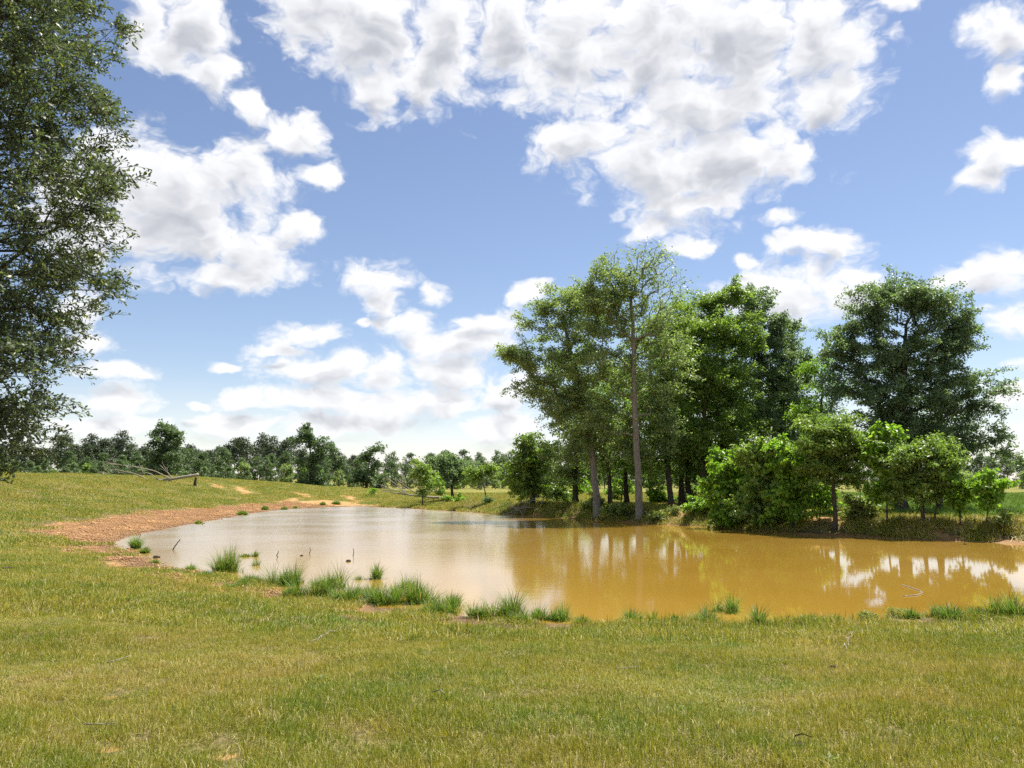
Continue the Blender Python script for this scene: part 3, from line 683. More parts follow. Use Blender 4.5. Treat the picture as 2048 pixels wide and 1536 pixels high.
PINES = [proto_pine(200 + i, 13, (0.42, 0.5, 0.36, 0.46, 0.4)[i], 3.0, 'pine', True, 40) for i in range(5)]
BROAD = [proto_pine(220 + i, 11, (0.10, 0.06, 0.14, 0.08, 0.1)[i], 3.4, 'far', True, 60, 40, 0.5) for i in range(5)]
SMALL = [proto_pine(240 + i, 6, 0.04, (2.1, 1.6, 2.6, 1.9, 2.3, 1.7)[i], ('far', 'green', 'far', 'oak', 'far', 'olive')[i], True, 34, 40, 0.42) for i in range(6)]
def wood_tree(name, protos, X, Y, s, rng, label, group):
    tm, cm = protos[rng.integers(len(protos))]
    o = empty(name, (X, Y, tz(X, Y) - 0.2), label, 'tree', group)
    sx = s * rng.uniform(0.88, 1.14)
    o.scale = (sx, sx, s); o.rotation_euler = (0, 0, rng.uniform(0, 6.283))
    mobj('trunk', tm, o); mobj('crown', cm, o)
rw = np.random.default_rng(99)
# skyline heights (photograph y of the tree tops) along x
SKX = [-300, 100, 160, 230, 300, 380, 450, 520, 600, 660, 700, 760, 820, 880, 950, 1010, 1100, 1700, 1900, 1960, 2048, 2350]
SKY_ = [885, 888, 878, 876, 885, 888, 884, 886, 893, 900, 908, 918, 908, 898, 902, 904, 900, 915, 924, 912, 905, 900]
def wood_row(Y0, spacing, protos, name, label, group, H, x0, x1, f=1.0, jit=6):
    px = x0
    while px < x1:
        Y = Y0 + rw.uniform(-jit, jit); X = (px - 1024) / F * Y
        top = at(px, np.interp(px, SKX, SKY_), Y)[2] - tz(X, Y)
        lab_ = label + (' left of the tall loose-crowned tree' if px < 325 else ' between the two tallest far trees' if px < 622 else ' right of the ragged tall tree' if px < 1300 else ' beyond the right-hand saplings')
        wood_tree(name, protos, X, Y, top * f * (rw.uniform(0.74, 1.0) + 0.22 * (rw.random() < 0.25)) / H, rw, lab_, group)
        px += spacing * rw.uniform(0.7, 1.3) * F / Y
LP = 'dark pine in the distant wood'
LB = 'rounded broadleaf tree in the distant wood'
LS = 'low young tree along the distant wood'
PG, BG, SG = 'pines in the distant wood', 'broadleaf trees in the distant tree line', 'young trees along the edge of the distant wood'
wood_row(236, 3.4, PINES, 'pine_tree', LP, PG, 13, -260, 740)
wood_row(222, 3.7, PINES, 'pine_tree', LP, PG, 13, -260, 720, 0.95)
wood_row(250, 5.0, PINES, 'pine_tree', LP, PG, 13, 1600, 2300, 0.96)
wood_row(228, 4.8, BROAD, 'broadleaf_tree', LB, BG, 11, 660, 1480, 1.02)
wood_row(212, 4.8, BROAD, 'broadleaf_tree', LB, BG, 11, 380, 1450, 0.86)
wood_row(208, 3.9, BROAD, 'broadleaf_tree', LB, BG, 11, 1500, 2300, 0.95)
wood_row(202, 4.8, BROAD, 'broadleaf_tree', LB, BG, 11, -260, 420, 0.78)
wood_row(248, 3.6, SMALL, 'young_tree', LS, SG, 6, -250, 1500, 0.5, 4)
wood_row(190, 4.4, SMALL, 'young_tree', LS, SG, 6, -250, 1200, 0.62, 5)
wood_row(180, 5.4, SMALL, 'young_tree', LS, SG, 6, -250, 1000, 0.44, 5)
wood_row(184, 6.0, SMALL, 'young_tree', LS, SG, 6, 1500, 2250, 0.52, 8)

# ------------------------------------------------------------------ foreground oak on the left
def near_oak():
    rng = np.random.default_rng(5)
    bx, by = -10.4, 12.2
    base = np.array([bx, by, tz(bx, by)])
    trunk = resample([base - [0, 0, .3], base + [0.1, 0, 2.5], base + [0.0, 0.1, 5], base + [0.15, 0, 8], base + [0.1, 0, 11], base + [0, 0, 13.4]], 0.4)
    # crown outline: half width towards the pond for each height above the ground (edge seen in the photograph)
    edge_px = [(245,-250),(240,-60),(235,30),(238,90),(185,140),(178,200),(255,265),(262,300),(270,345),(285,375),(205,415),(225,480),(210,520),(215,560),(150,600),(165,640),(215,675),(200,700),(170,750),(165,790),(120,830),(160,850),(120,890),(60,940),(30,965)]
    ez = np.array([at(x, y, 11.0)[2] for x, y in edge_px]); ex = np.array([at(x, y, 11.0)[0] for x, y in edge_px])
    o = np.argsort(ez); ez, ex = ez[o], ex[o]
    zlo, zhi = ez[0] + 0.1, 14.0
    T = []
    while len(T) < 1180:
        z = rng.uniform(zlo, zhi); rmax = max(0.8, np.interp(z, ez, ex) - bx - 0.62 - 0.45 * float(smooth(7.5, 4.0, z)))
        if z > 11.5: rmax *= max(0.15, (14.2 - z) / 2.7)
        a = rng.uniform(-math.pi, math.pi); ragged = 0.66 + 0.52 * float(fbm(np.array([z * 1.5]), np.array([a * 2.2 + 9]), 2, 17)[0]); r = rmax * ragged * (0.25 + 0.75 * rng.random() ** 0.5)
        if math.cos(a) < 0.1 and rng.random() < 0.8: continue       # the far side from the pond is thinner
        T.append(np.array([bx + math.cos(a) * r, by + math.sin(a) * r * 0.85, z]))
    pos, par, tips = grow(trunk, T, 0.35, rng, 0.12, 0.15)
    cnt = np.zeros(len(pos)); cnt[tips] = 1
    for i in range(len(pos) - 1, 0, -1):
        if par[i] >= 0: cnt[par[i]] += cnt[i]
    rad = 0.0045 * np.maximum(cnt, 0.6) ** (math.log(0.34 / 0.0045) / math.log(cnt.max()))
    nt_ = len(trunk)
    parts = [tube_path(trunk, np.maximum(rad[:nt_], 0.3 * np.linspace(1.25, 0.1, nt_)), 12, rng, True, 0.06)]
    j = np.arange(nt_, len(pos)); big = rad[j] > 0.02
    for sel, k in ((big, 6), (~big, 4)):
        parts.append(tubes(pos[par[j][sel]], pos[j[sel]], np.minimum(rad[par[j]][sel], rad[j][sel] * 1.6), rad[j][sel], k))
    # twigs: each tip carries several leafy shoots
    tp = pos[np.array(tips)]; pr = pos[par[np.array(tips)]]
    dirs = tp - pr; dirs /= np.linalg.norm(dirs, axis=1, keepdims=True) + 1e-9
    ax = tp.copy(); ax[:, 0] -= bx; ax[:, 1] -= by; ax[:, 2] = 0; ax /= np.linalg.norm(ax, axis=1, keepdims=True) + 1e-9
    nt2 = 8
    o0 = np.repeat(tp, nt2, 0) + rng.normal(0, 0.10, (len(tp) * nt2, 3))
    d0 = np.repeat(dirs * 0.5 + ax * 0.7, nt2, 0) + rng.normal(0, 0.6, (len(o0), 3)); d0[:, 2] *= 0.7; d0 /= np.linalg.norm(d0, axis=1, keepdims=True)
    ln = rng.uniform(0.22, 0.5, (len(o0), 1)) * np.where(rng.random((len(o0), 1)) < 0.06, 1.7, 1)
    o0 = o0 - d0 * ln * 0.35
    mid = o0 + d0 * ln * 0.5 + np.array([0, 0, 0.02]); end = o0 + d0 * ln + np.array([0, 0, -0.04]) * (ln / 0.5)
    parts.append(tubes(o0, mid, np.full(len(o0), .0035), np.full(len(o0), .0028), 3)); parts.append(tubes(mid, end, np.full(len(o0), .0028), np.full(len(o0), .0015), 3))
    v, f = merge(parts)
    root = empty('oak_tree', base, 'leafy dark oak at the left edge in the foreground, branches down to eye level', 'tree')
    mobj('trunk', npmesh('near_oak_trunk', v - base, f, BK['dark'], smooth_shade=True), root)
    nl = 15
    S = len(o0); u = (np.tile(np.linspace(0.15, 1.0, nl), S) + rng.uniform(-.03, .03, S * nl)).clip(0, 1)[:, None]
    O, Mi, E = (np.repeat(q, nl, 0) for q in (o0, mid, end))
    p = (1 - u) ** 2 * O + 2 * u * (1 - u) * (2 * Mi - 0.5 * (O + E)) + u * u * E
    dd = np.repeat(d0, nl, 0)
    a = dd * 0.75 + rng.normal(0, 0.62, p.shape); a[:, 2] -= 0.05; a /= np.linalg.norm(a, axis=1, keepdims=True)
    b = np.cross(a, rng.normal(0, 0.6, p.shape) + np.array([0, 0, 0.8])); b /= np.linalg.norm(b, axis=1, keepdims=True)
    q = np.cross(b, a)
    l = rng.uniform(0.065, 0.12, (len(p), 1)); wd = l * 0.36
    keep = rng.random(len(p)) < 0.93
    p, a, b, q, l, wd = (z[keep] for z in (p, a, b, q, l, wd))
    rnd = rng.random(len(p))
    # single leaves, the ones that show largest: nearest to the viewer within the frame
    px = 1024 + F * p[:, 0] / (p[:, 1] * cp + (p[:, 2] - CAM_Z) * sp); up = (-p[:, 1] * sp + (p[:, 2] - CAM_Z) * cp) / (p[:, 1] * cp + (p[:, 2] - CAM_Z) * sp)
    vis = (px > 4) & (np.abs(up) < 0.5)
    sc_ = np.where(vis, l[:, 0] / p[:, 1] + 0.0000035 * px, -1)
    top = np.argsort(-sc_)[:300]
    shape = np.array([(0, 0, 0), (0.35, 0.16, 0.03), (0.78, 0.5, 0.10), (0.97, 0.30, 0.04), (0.97, -0.30, 0.04), (0.78, -0.5, 0.10), (0.35, -0.16, 0.03)])
    lf = [np.array([[0, 1, 5 + 1], [1, 2, 6]]) , np.array([[2, 3, 4, 5]])]
    tri = np.array([[0, 1, 6]]); qd = np.array([[1, 2, 5, 6], [2, 3, 4, 5]])
    lmeshes = []
    for k in range(4):
        r_ = [0.15, 0.45, 0.7, 0.9][k]; sv = shape * np.array([0.085, 0.031, 0.031]); sv[:, 2] -= (sv[:, 0] ** 2) * (1.0 + k)
        lmeshes.append(npmesh('near_oak_leaf', sv, [tri, qd], LM['near'], rnd=np.full(3, r_)))
    from mathutils import Matrix
    for n_, i in enumerate(top):
        o_ = mobj('leaf', lmeshes[n_ % 4], root)
        s_ = float(l[i, 0] / 0.085)
        o_.matrix_basis = Matrix([[*(float(x) for x in (a[i][r], b[i][r], q[i][r])), float(p[i][r] - base[r])] for r in range(3)] + [[0, 0, 0, 1]]) @ Matrix.Scale(s_, 4)
    m = np.ones(len(p), bool); m[top] = False
    p, a, b, q, l, wd, rnd = (z[m] for z in (p, a, b, q, l, wd, rnd))
    n = len(p)
    vv = np.stack([p, p + a * l * 0.75 + b * wd * 0.5 + q * wd * 0.1, p + a * l - q * l * 0.06, p + a * l * 0.75 - b * wd * 0.5 + q * wd * 0.1], 1).reshape(-1, 3)
    cr = mobj('crown', npmesh('near_oak_crown', vv - base, [np.arange(n * 4).reshape(n, 4)], LM['near'], rnd=rnd), root)
    cr['kind'] = 'stuff'
near_oak()

# ------------------------------------------------------------------ dead wood
def limb(parts, P, r0, r1, rng, k=6, step=0.25):
    p = resample(P, step); p[1:-1] += rng.normal(0, 0.02, (len(p) - 2, 3)); parts.append(tube_path(p, np.linspace(r0, r1, len(p)), k)); return p
def fallen(name, label, Y, trunk_px, r0, limbs, seed, twigs=5):
    rng = np.random.default_rng(seed)
    P = [at(x, y, Y + dy) for x, y, dy in trunk_px]
    parts = []
    tp_ = limb(parts, P, r0, r0 * 0.35, rng, 9, 0.4)
    root = empty(name, (P[0][0], P[0][1], tz(P[0][0], P[0][1])), label, 'fallen tree')
    inv = np.asarray(root.location)
    v, f = merge(parts); mobj('trunk', npmesh(name + '_trunk', v - inv, f, BK['dead'], smooth_shade=True), root)
    for L_ in limbs:
        q = []
        p = limb(q, [at(x, y, Y + dy) for x, y, dy in L_], r0 * 0.42, r0 * 0.14, rng, 6, 0.3)
        for t in range(twigs):
            i = rng.integers(len(p) // 3, len(p)); d = p[-1] - p[0]; d = d / np.linalg.norm(d)
            e = p[i] + (d + rng.normal(0, 0.45, 3)) * rng.uniform(0.5, 1.5) * r0 * 4
            limb(q, [p[i], (p[i] + e) / 2 + rng.normal(0, .06, 3), e], r0 * 0.16, r0 * 0.07, rng, 4, 0.3)
        v, f = merge(q); mobj('branch', npmesh(name + '_branch', v - inv, f, BK['dead'], smooth_shade=True), root)
    return root
GL = ground(385, 972); YL = GL[1]
fallen('fallen_tree', 'fallen bare grey trunk lying on the hill crest, root end raised right', YL,
       [(397,949,0),(375,953,0),(345,958,0),(310,961,0.2),(275,960,0.5),(235,957,1)], 0.2,
       [[(340,958,0),(318,945,-.4),(290,937,-.8),(255,932,-1),(225,928,-1)],[(345,959,0),(320,967,-.5),(300,967,-1)],[(318,960,0),(300,946,.5),(285,945,.8),(278,950,.8)],
        [(300,960,0),(270,948,.3),(235,940,.6),(212,938,.8)],[(290,961,0),(250,953,-.3),(215,948,-.4),(205,944,-.4)],[(280,960,0),(240,962,0),(215,955,0)],[(345,957,0),(335,945,.2),(328,938,.3)]], 301)
SP = at(391, 966, YL)
rs = np.random.default_rng(8); v, f = tube_path(resample([at(392,955,YL), at(390,962,YL), np.array([SP[0], YL, tz(SP[0], YL) - 0.1])], 0.2), np.linspace(0.13, 0.22, len(resample([at(392,955,YL), at(390,962,YL), np.array([SP[0], YL, tz(SP[0], YL) - 0.1])], 0.2))), 9, rs, True, 0.2)
tag(mobj('tree_stump', npmesh('tree_stump', v, f, BK['dark'], smooth_shade=True)), 'broken dark stump propping the raised end of the fallen trunk', 'stump')
GM = ground(890, 997); YM = GM[1]
fallen('fallen_tree', 'fallen pale dead tree with splayed branches on the far field', YM,
       [(893,996,0),(870,995,0),(845,993,0),(820,990,0),(790,986,0)], 0.17,
       [[(850,993,0),(835,970,-1),(828,956,-1)],[(840,992,0),(815,975,0),(795,960,0)],[(825,991,0),(795,982,0),(772,975,0),(764,970,0)],[(815,989,0),(790,968,1),(778,958,1)],
        [(838,992,0),(830,975,2),(838,955,2)],[(800,987,0),(780,985,0),(768,980,0)],[(845,993,0),(862,980,1),(868,985,1)],[(812,989,0),(805,970,.5),(812,958,.5)]], 302, 9)
# brush heap on the right bank
GB = ground(1075, 1020); YB = GB[1]
rb = np.random.default_rng(12)
root = empty('brush_pile', GB, 'heap of bleached dead branches reaching down the bank into the pond', 'brush pile')
for P in [[(1066,1000,1.2),(1045,1018,.3),(1020,1026,-.8),(1006,1030,-1.6)], [(1070,995,1.2),(1048,1010,.3),(1030,1020,-.6),(1012,1028,-1.5)], [(1090,985,1),(1086,1000,.4),(1080,1018,0)],
          [(1055,1012,.5),(1048,1025,-.4),(1044,1034,-1.2)], [(1075,1012,.5),(1062,1026,-.5)], [(1062,978,1),(1060,1000,.6),(1058,1025,0)], [(1096,1020,0),(1095,1034,-1)], [(1088,1022,0),(1076,1032,-1)],
          [(1040,1005,1),(1068,1000,.5),(1092,1004,.5)], [(1058,1002,.5),(1078,992,.8),(1098,1000,1)], [(1030,1020,0),(1050,1014,0),(1074,1016,0)], [(1110,1014,0),(1090,1018,0),(1072,1024,-.4)], [(1020,1012,.6),(1040,1020,0),(1046,1030,-.9)]]:
    q = []; limb(q, [at(x, y, YB + dy) for x, y, dy in P], 0.06 * rb.uniform(.7, 1.3), 0.022, rb, 6, 0.25)
    for t in range(2):
        a = q[0][0][rb.integers(len(q[0][0]))]; limb(q, [a, a + rb.normal(0, .25, 3), a + rb.normal(0, .45, 3)], .02, .008, rb, 4)
    v, f = merge(q); mobj('branch', npmesh('brush_branch', v - np.asarray(root.location), f, BK['dead'], smooth_shade=True), root)

# sticks and debris in the water
def stick(label, pts, r, mat='wet', name='stick'):
    rng = np.random.default_rng(int(pts[0][0]))
    b = flat(pts[0][0], pts[0][1]); Y = b[1]
    P = [np.array([b[0], b[1], -0.1])] + [at(x, y, Y) for x, y in pts]
    q = []; limb(q, P, r, r * 0.6, rng, 6, 0.08); v, f = merge(q)
    tag(mobj(name, npmesh(name, v, f, BK[mat], smooth_shade=True)), label, 'stick')
stick('longest dark stick leaning out of the shallow water at left', [(345,1100),(353,1089),(360,1078)], 0.028)
stick('short crooked stick in the water right of the leaning stick', [(555,1115),(554,1108),(557,1102)], 0.022)
stick('thin upright stick in open water, left of two', [(619,1108),(620,1101),(619,1095)], 0.018)
stick('thin upright stick in open water, right of two', [(707,1112),(708,1104),(706,1097)], 0.018)
stick('twig poking up beside the far left grass tuft', [(403,1050),(408,1047),(411,1043)], 0.025)
P = [(1804,1170),(1822,1176),(1840,1182),(1845,1187),(1835,1191),(1806,1193)]
pts = np.array([[*flat(x, y), 0.012] for x, y in P])
v, f = tube_path(resample(pts, 0.05), np.full(len(resample(pts, 0.05)), 0.013), 6)
tag(mobj('bent_twig', npmesh('bent_twig', v, f, BK['dead'], smooth_shade=True)), 'pale bent twig floating on the ochre water', 'twig')
def clod(label, px, py, wpx, name='clod'):
    b = flat(px, py); s_ = wpx / F * b[1]; rng = np.random.default_rng(int(px))
    import bmesh
    bm = bmesh.new(); bmesh.ops.create_icosphere(bm, subdivisions=2, radius=0.5)
    for q in bm.verts: q.co *= 1 + rng.uniform(-.22, .22); q.co.z *= 0.62
    me = bpy.data.meshes.new(name); bm.to_mesh(me); bm.free(); me.materials.append(BK['wet'])
    o = mobj(name, me, None, (b[0], b[1], 0.05 * s_)); o.scale = (s_, s_ * .8, s_); tag(o, label, 'clod')
clod('larger dark clod sticking out of the open water', 697, 1123, 10)
clod('smaller dark clod in the water left of the thin upright sticks', 603, 1112, 7)
clod('muddy clod below the leaning stick', 313, 1116, 14)
clod('dark lump on the water by the right bank', 1930, 1089, 7)

# ------------------------------------------------------------------ grass clumps at the water's edge
def blades(n, rad_x, rad_y, h, wdt, rng, lean=0.45, segs=3, hpow=0.5):
    a = rng.uniform(0, 6.283, n); r = rng.random(n) ** 0.6
    p = np.stack([np.cos(a) * r * rad_x, np.sin(a) * r * rad_y, np.zeros(n)], 1)
    da = a + rng.normal(0, 0.9, n); ln = h * rng.uniform(0.5, 1.05, n) * (1 - 0.35 * r ** 2)
    le = lean * (0.25 + r) * rng.uniform(0.4, 1.5, n)
    d = np.stack([np.cos(da), np.sin(da), np.zeros(n)], 1); sdir = np.stack([-np.sin(da + rng.normal(0, .8, n)), np.cos(da), np.zeros(n)], 1)
    sdir /= np.linalg.norm(sdir, axis=1, keepdims=True) + 1e-9
    rows = []
    for k in range(segs + 1):
        t = k / segs
        c = p + d * (ln * le * t ** 1.8)[:, None] + np.array([0, 0, 1.0]) * (ln * (t - 0.30 * np.minimum(le, 1.6) * t ** 2.4))[:, None]
        wk = wdt * (1 - t ** 1.6) * 0.5 + 0.0006
        rows += [c - sdir * wk, c + sdir * wk]
    vv = np.stack(rows, 1); m = vv.shape[1]
    i = (np.arange(n) * m)[:, None]
    f = np.concatenate([i + np.array([[2 * k, 2 * k + 1, 2 * k + 3, 2 * k + 2]]) for k in range(segs)])
    return vv.reshape(-1, 3), f, np.tile(rng.random(n), segs)
CL = [ # x, y of the foot, width, height (px), note
 (271,1099,22,24,'small tuft standing in shallow water near the left tip of the pond'),(290,1108,18,14,'little tuft in the shallows right of the left tip tuft'),(310,1129,20,14,'low tuft at the muddy left edge'),
 (385,1141,28,16,'low tuft on the left shore before the tall seeding clump'),(461,1146,44,46,'tall seeding grass clump on the left shore'),(500,1115,34,10,'flat floating weed tuft right of the seeding clump'),(512,1133,24,20,'thin tuft in the water right of the seeding clump'),
 (507,1167,52,22,'broad low tuft on the mud below the seeding clump'),(564,1172,50,48,'dense upright clump standing alone in water, on a dark root mat'),(578,1198,40,22,'low tuft at the left end of the big grass island'),(628,1196,84,42,'large clump forming the grass island'),
 (666,1180,40,46,'tall spiky clump at the back of the grass island'),(683,1206,60,34,'clump at the right front of the grass island'),(717,1161,24,16,'sparse tuft left of the small round clump in the water'),(749,1160,34,34,'small round clump standing alone in the water'),
 (740,1198,34,28,'clump behind the two-lobed shore clump'),(770,1210,70,40,'broad clump on the shore at the little pool'),(818,1187,46,40,'bright clump in the water, back left of a pair'),(846,1208,66,46,'bright clump in the water, front right of a pair'),(888,1227,74,38,'spreading clump right of the little pool'),
 (1000,1238,84,56,'largest tall clump left of the ochre reflection'),(1079,1240,46,36,'medium clump right of the largest tall clump'),(1123,1242,48,34,'clump at the left border of the ochre water'),(1285,1245,60,32,'rounded clump on the shore alone below the trunk reflection'),
 (1405,1250,70,34,'wide clump joined left of the clump with pale seed heads'),(1450,1226,48,38,'clump with pale seed heads out in the water'),(1517,1255,44,34,'compact dark green clump on the shore'),(1610,1252,90,18,'low ragged grass fringe on the right shore'),
 (1864,1238,44,30,'clump right of the pale leafy weeds'),(1912,1243,58,36,'rounded clump near the right edge of the shore'),(1955,1240,44,20,'low tuft between the two right shore clumps'),(2010,1240,66,46,'big bright clump at the right edge of the photo'),
 (397,1049,22,10,'dark tuft at the waterline of the clay beach, nearest of the row'),(484,1032,24,10,'second dark tuft along the clay beach waterline'),(530,1023,18,8,'third dark tuft along the clay beach waterline'),(568,1021,14,8,'fourth small dark tuft along the clay beach'),(590,1019,14,7,'fifth small dark tuft along the clay beach'),
 (645,1015,16,6,'dark tuft at the far end of the clay beach'),(672,1014,20,6,'flat dark tuft on the far waterline'),
 (440,1128,22,14,'thin tuft in the shallows left of the seeding clump'),(600,1168,24,18,'thin tuft in the water right of the upright clump'),(640,1176,30,26,'tuft at the back left of the grass island'),(706,1190,36,28,'tuft behind the right end of the grass island'),(795,1196,34,30,'tuft between the shore clump and the bright pair'),(916,1214,36,28,'tuft at the water end of the spreading clump'),(955,1240,40,26,'low tuft left of the largest tall clump'),(1040,1246,40,30,'low tuft right beside the largest tall clump'),(1180,1250,44,20,'ragged low tuft right of the ochre border clump'),(1360,1252,36,22,'low tuft left of the wide seed-head group'),(1680,1250,40,20,'ragged tuft left of the pale leafy weeds'),(1830,1243,34,22,'small tuft just right of the pale leafy weeds'),
 (355,1152,46,14,'short grass fringe at the end of the clay beach'),(425,1160,50,16,'short grass fringe left of the seeding clump'),(480,1180,60,16,'short grass fringe below the mud flat'),(545,1222,50,10,'sparse grass on the mud below the alone clump')]
for i, (px, py, wp, hp, note) in enumerate(CL):
    b = flat(px, py - 2); Y = b[1]; rng = np.random.default_rng(500 + i)
    wr = wp / F * Y * 0.58; h = hp / F * Y * 1.5
    z = max(tz(b[0], b[1]), -0.02) - 0.03
    n = int(np.clip(1900 * wr * wr + 190, 120, 900)); n = n // 3 if 'sparse' in note or 'thin' in note else n
    acc = []; nsub = 1 + int(wp > 26) + int(wp > 44) * 2
    for k_ in range(nsub):
        ox, oy = (rng.uniform(-.62, .62) * wr, rng.uniform(-.5, .5) * wr) if nsub > 1 else (0, 0); fr = rng.uniform(.55, 1.1)
        v, f, r_ = blades(max(30, int(n / nsub * fr)), wr * (.72 if nsub == 1 else .5) * fr, wr * (.6 if nsub == 1 else .42) * fr, h * rng.uniform(.6, 1.1), 0.014 if Y < 28 else 0.024, rng, rng.uniform(.5, .95))
        acc.append((v + np.array([ox, oy, 0]), f, r_))
    v, f, r_ = blades(n // 4, wr * 1.1, wr * .9, h * .42, 0.014 if Y < 28 else 0.024, rng, 1.1); acc.append((v, f, r_))
    r = np.concatenate([q[2] for q in acc]); v, f = merge([(q[0], q[1]) for q in acc]); f = f[0]
    o = mobj('grass_clump', npmesh('grass_clump', v, [f], TUFT, rnd=r), None, (b[0], b[1], z))
    tag(o, note, 'grass clump', 'grass clumps along the pond edge')
# pale leafy weeds on the right shore
for i, (px, py, wp, hp, lab) in enumerate([(1735,1240,46,18,'pale grey-green leafy weed, left of two on the right shore'),(1790,1236,56,22,'pale grey-green leafy weed, right of two on the right shore')]):
    b = flat(px, py); rng = np.random.default_rng(560 + i); Y = b[1]; wr = wp / F * Y * .5; h = hp / F * Y
    C = ball(46, rng) * np.array([wr, wr * .6, h * .5]) + np.array([0, 0, h * .5])
    st = np.zeros_like(C); st[:, :2] = C[:, :2] * .4
    o = empty('leafy_weed', (b[0], b[1], max(0, tz(*b)) - .02), lab, 'weed', 'leafy weeds on the right shore')
    v, f = tubes(st, C, np.full(len(C), .004), np.full(len(C), .002), 3); mobj('stem', npmesh('weed_stem', v, [f], LM['weed'], rnd=np.full(len(f), .4)), o)
    v, f, r = leaves(C, 12, 0.07, 0.05, 0.02, rng); mobj('leaf_mass', npmesh('weed_leaves', v, [f], LM['weed'], rnd=r), o)

# ------------------------------------------------------------------ turf: blades instanced over the ground (nobody could count it)
def variants(name, k, size, n, h, wdt, mat, seed, straw=0.16, lean=0.8):
    col = bpy.data.collections.new(name); 
    for i in range(k):
        rng = np.random.default_rng(seed + i)
        p = rng.uniform(-size / 2, size / 2, (n, 2)); a = rng.uniform(0, 6.283, n)
        ln = h * rng.gamma(6, 1 / 6, n).clip(0.35, 1.9); le = lean * rng.uniform(0.1, 1.4, n)
        lay = rng.random(n) < straw; le = np.where(lay, rng.uniform(1.2, 2.6, n), le)
        r = np.where(lay, rng.uniform(0.78, 1, n), rng.uniform(0, 0.80, n))
        d = np.stack([np.cos(a), np.sin(a), np.zeros(n)], 1); sd_ = np.stack([-np.sin(a), np.cos(a), np.zeros(n)], 1)
        c0 = np.stack([p[:, 0], p[:, 1], np.full(n, -0.01)], 1)
        c1 = c0 + d * (ln * le * .3)[:, None] + np.array([0, 0, .55]) * (ln / np.sqrt(1 + .4 * le ** 2))[:, None]
        c2 = c0 + d * (ln * le * .85)[:, None] + np.array([0, 0, 1.]) * (ln * np.maximum(0.12, 1 - .33 * le))[:, None]
        wv_ = (wdt * rng.uniform(.6, 1.3, n) * .5)[:, None]
        vv = np.stack([c0 - sd_ * wv_, c0 + sd_ * wv_, c1 + sd_ * wv_ * .8, c1 - sd_ * wv_ * .8, c2], 1).reshape(-1, 3)
        ii = (np.arange(n) * 5)[:, None]
        me = npmesh(name, vv, [ii + np.array([[0, 1, 2, 3]]), ii + np.array([[3, 2, 4]])], mat, rnd=np.concatenate([r, r]))
        o = bpy.data.objects.new(name + '_patch', me); col.objects.link(o)
    return col
def scatter(name, label, pts, scl, col, nvar, seed, zsc=None):
    rng = np.random.default_rng(seed); n = len(pts)
    me = bpy.data.meshes.new(name); me.vertices.add(n); me.vertices.foreach_set('co', pts.astype(np.float32).ravel())
    e = 0.3
    gx = (terrain(pts[:, 0] + e, pts[:, 1]) - terrain(pts[:, 0] - e, pts[:, 1])) / (2 * e); gy = (terrain(pts[:, 0], pts[:, 1] + e) - terrain(pts[:, 0], pts[:, 1] - e)) / (2 * e)
    for nm, ty, val in (('scl', 'FLOAT_VECTOR', np.stack([scl, scl, zsc if zsc is not None else scl], 1)), ('rot', 'FLOAT_VECTOR', np.stack([np.arctan(gy), -np.arctan(gx), np.zeros(n)], 1)), ('spin', 'FLOAT', rng.uniform(0, 6.283, n)), ('vi', 'INT', rng.integers(0, nvar, n))):
        a = me.attributes.new(nm, ty, 'POINT'); a.data.foreach_set('vector' if ty == 'FLOAT_VECTOR' else 'value', np.asarray(val, np.int32 if ty == 'INT' else np.float32).ravel())
    ng = bpy.data.node_groups.new(name + '_nodes', 'GeometryNodeTree')
    ng.interface.new_socket('Geometry', in_out='INPUT', socket_type='NodeSocketGeometry'); ng.interface.new_socket('Geometry', in_out='OUTPUT', socket_type='NodeSocketGeometry')
    G = ng.nodes; gi = G.new('NodeGroupInput'); go = G.new('NodeGroupOutput'); ip = G.new('GeometryNodeInstanceOnPoints'); ci = G.new('GeometryNodeCollectionInfo')
    ci.inputs['Collection'].default_value = col; ci.inputs['Separate Children'].default_value = True; ci.inputs['Reset Children'].default_value = True
    def na(nm, ty):
        q = G.new('GeometryNodeInputNamedAttribute'); q.data_type = ty; q.inputs['Name'].default_value = nm; return q.outputs['Attribute']
    er = G.new('FunctionNodeEulerToRotation'); ng.links.new(na('rot', 'FLOAT_VECTOR'), er.inputs[0])
    cz = G.new('ShaderNodeCombineXYZ'); ng.links.new(na('spin', 'FLOAT'), cz.inputs[2])
    e2 = G.new('FunctionNodeEulerToRotation'); ng.links.new(cz.outputs[0], e2.inputs[0])
    rr = G.new('FunctionNodeRotateRotation'); rr.rotation_space = 'LOCAL'; ng.links.new(er.outputs[0], rr.inputs[0]); ng.links.new(e2.outputs[0], rr.inputs[1])
    ng.links.new(gi.outputs[0], ip.inputs['Points']); ng.links.new(ci.outputs[0], ip.inputs['Instance']); ip.inputs['Pick Instance'].default_value = True
    ng.links.new(na('vi', 'INT'), ip.inputs['Instance Index']); ng.links.new(rr.outputs[0], ip.inputs['Rotation']); ng.links.new(na('scl', 'FLOAT_VECTOR'), ip.inputs['Scale'])
    ng.links.new(ip.outputs[0], go.inputs[0])
    o = mobj(name, me); md = o.modifiers.new('scatter', 'NODES'); md.node_group = ng
    tag(o, label, 'grass', kind='stuff'); return o
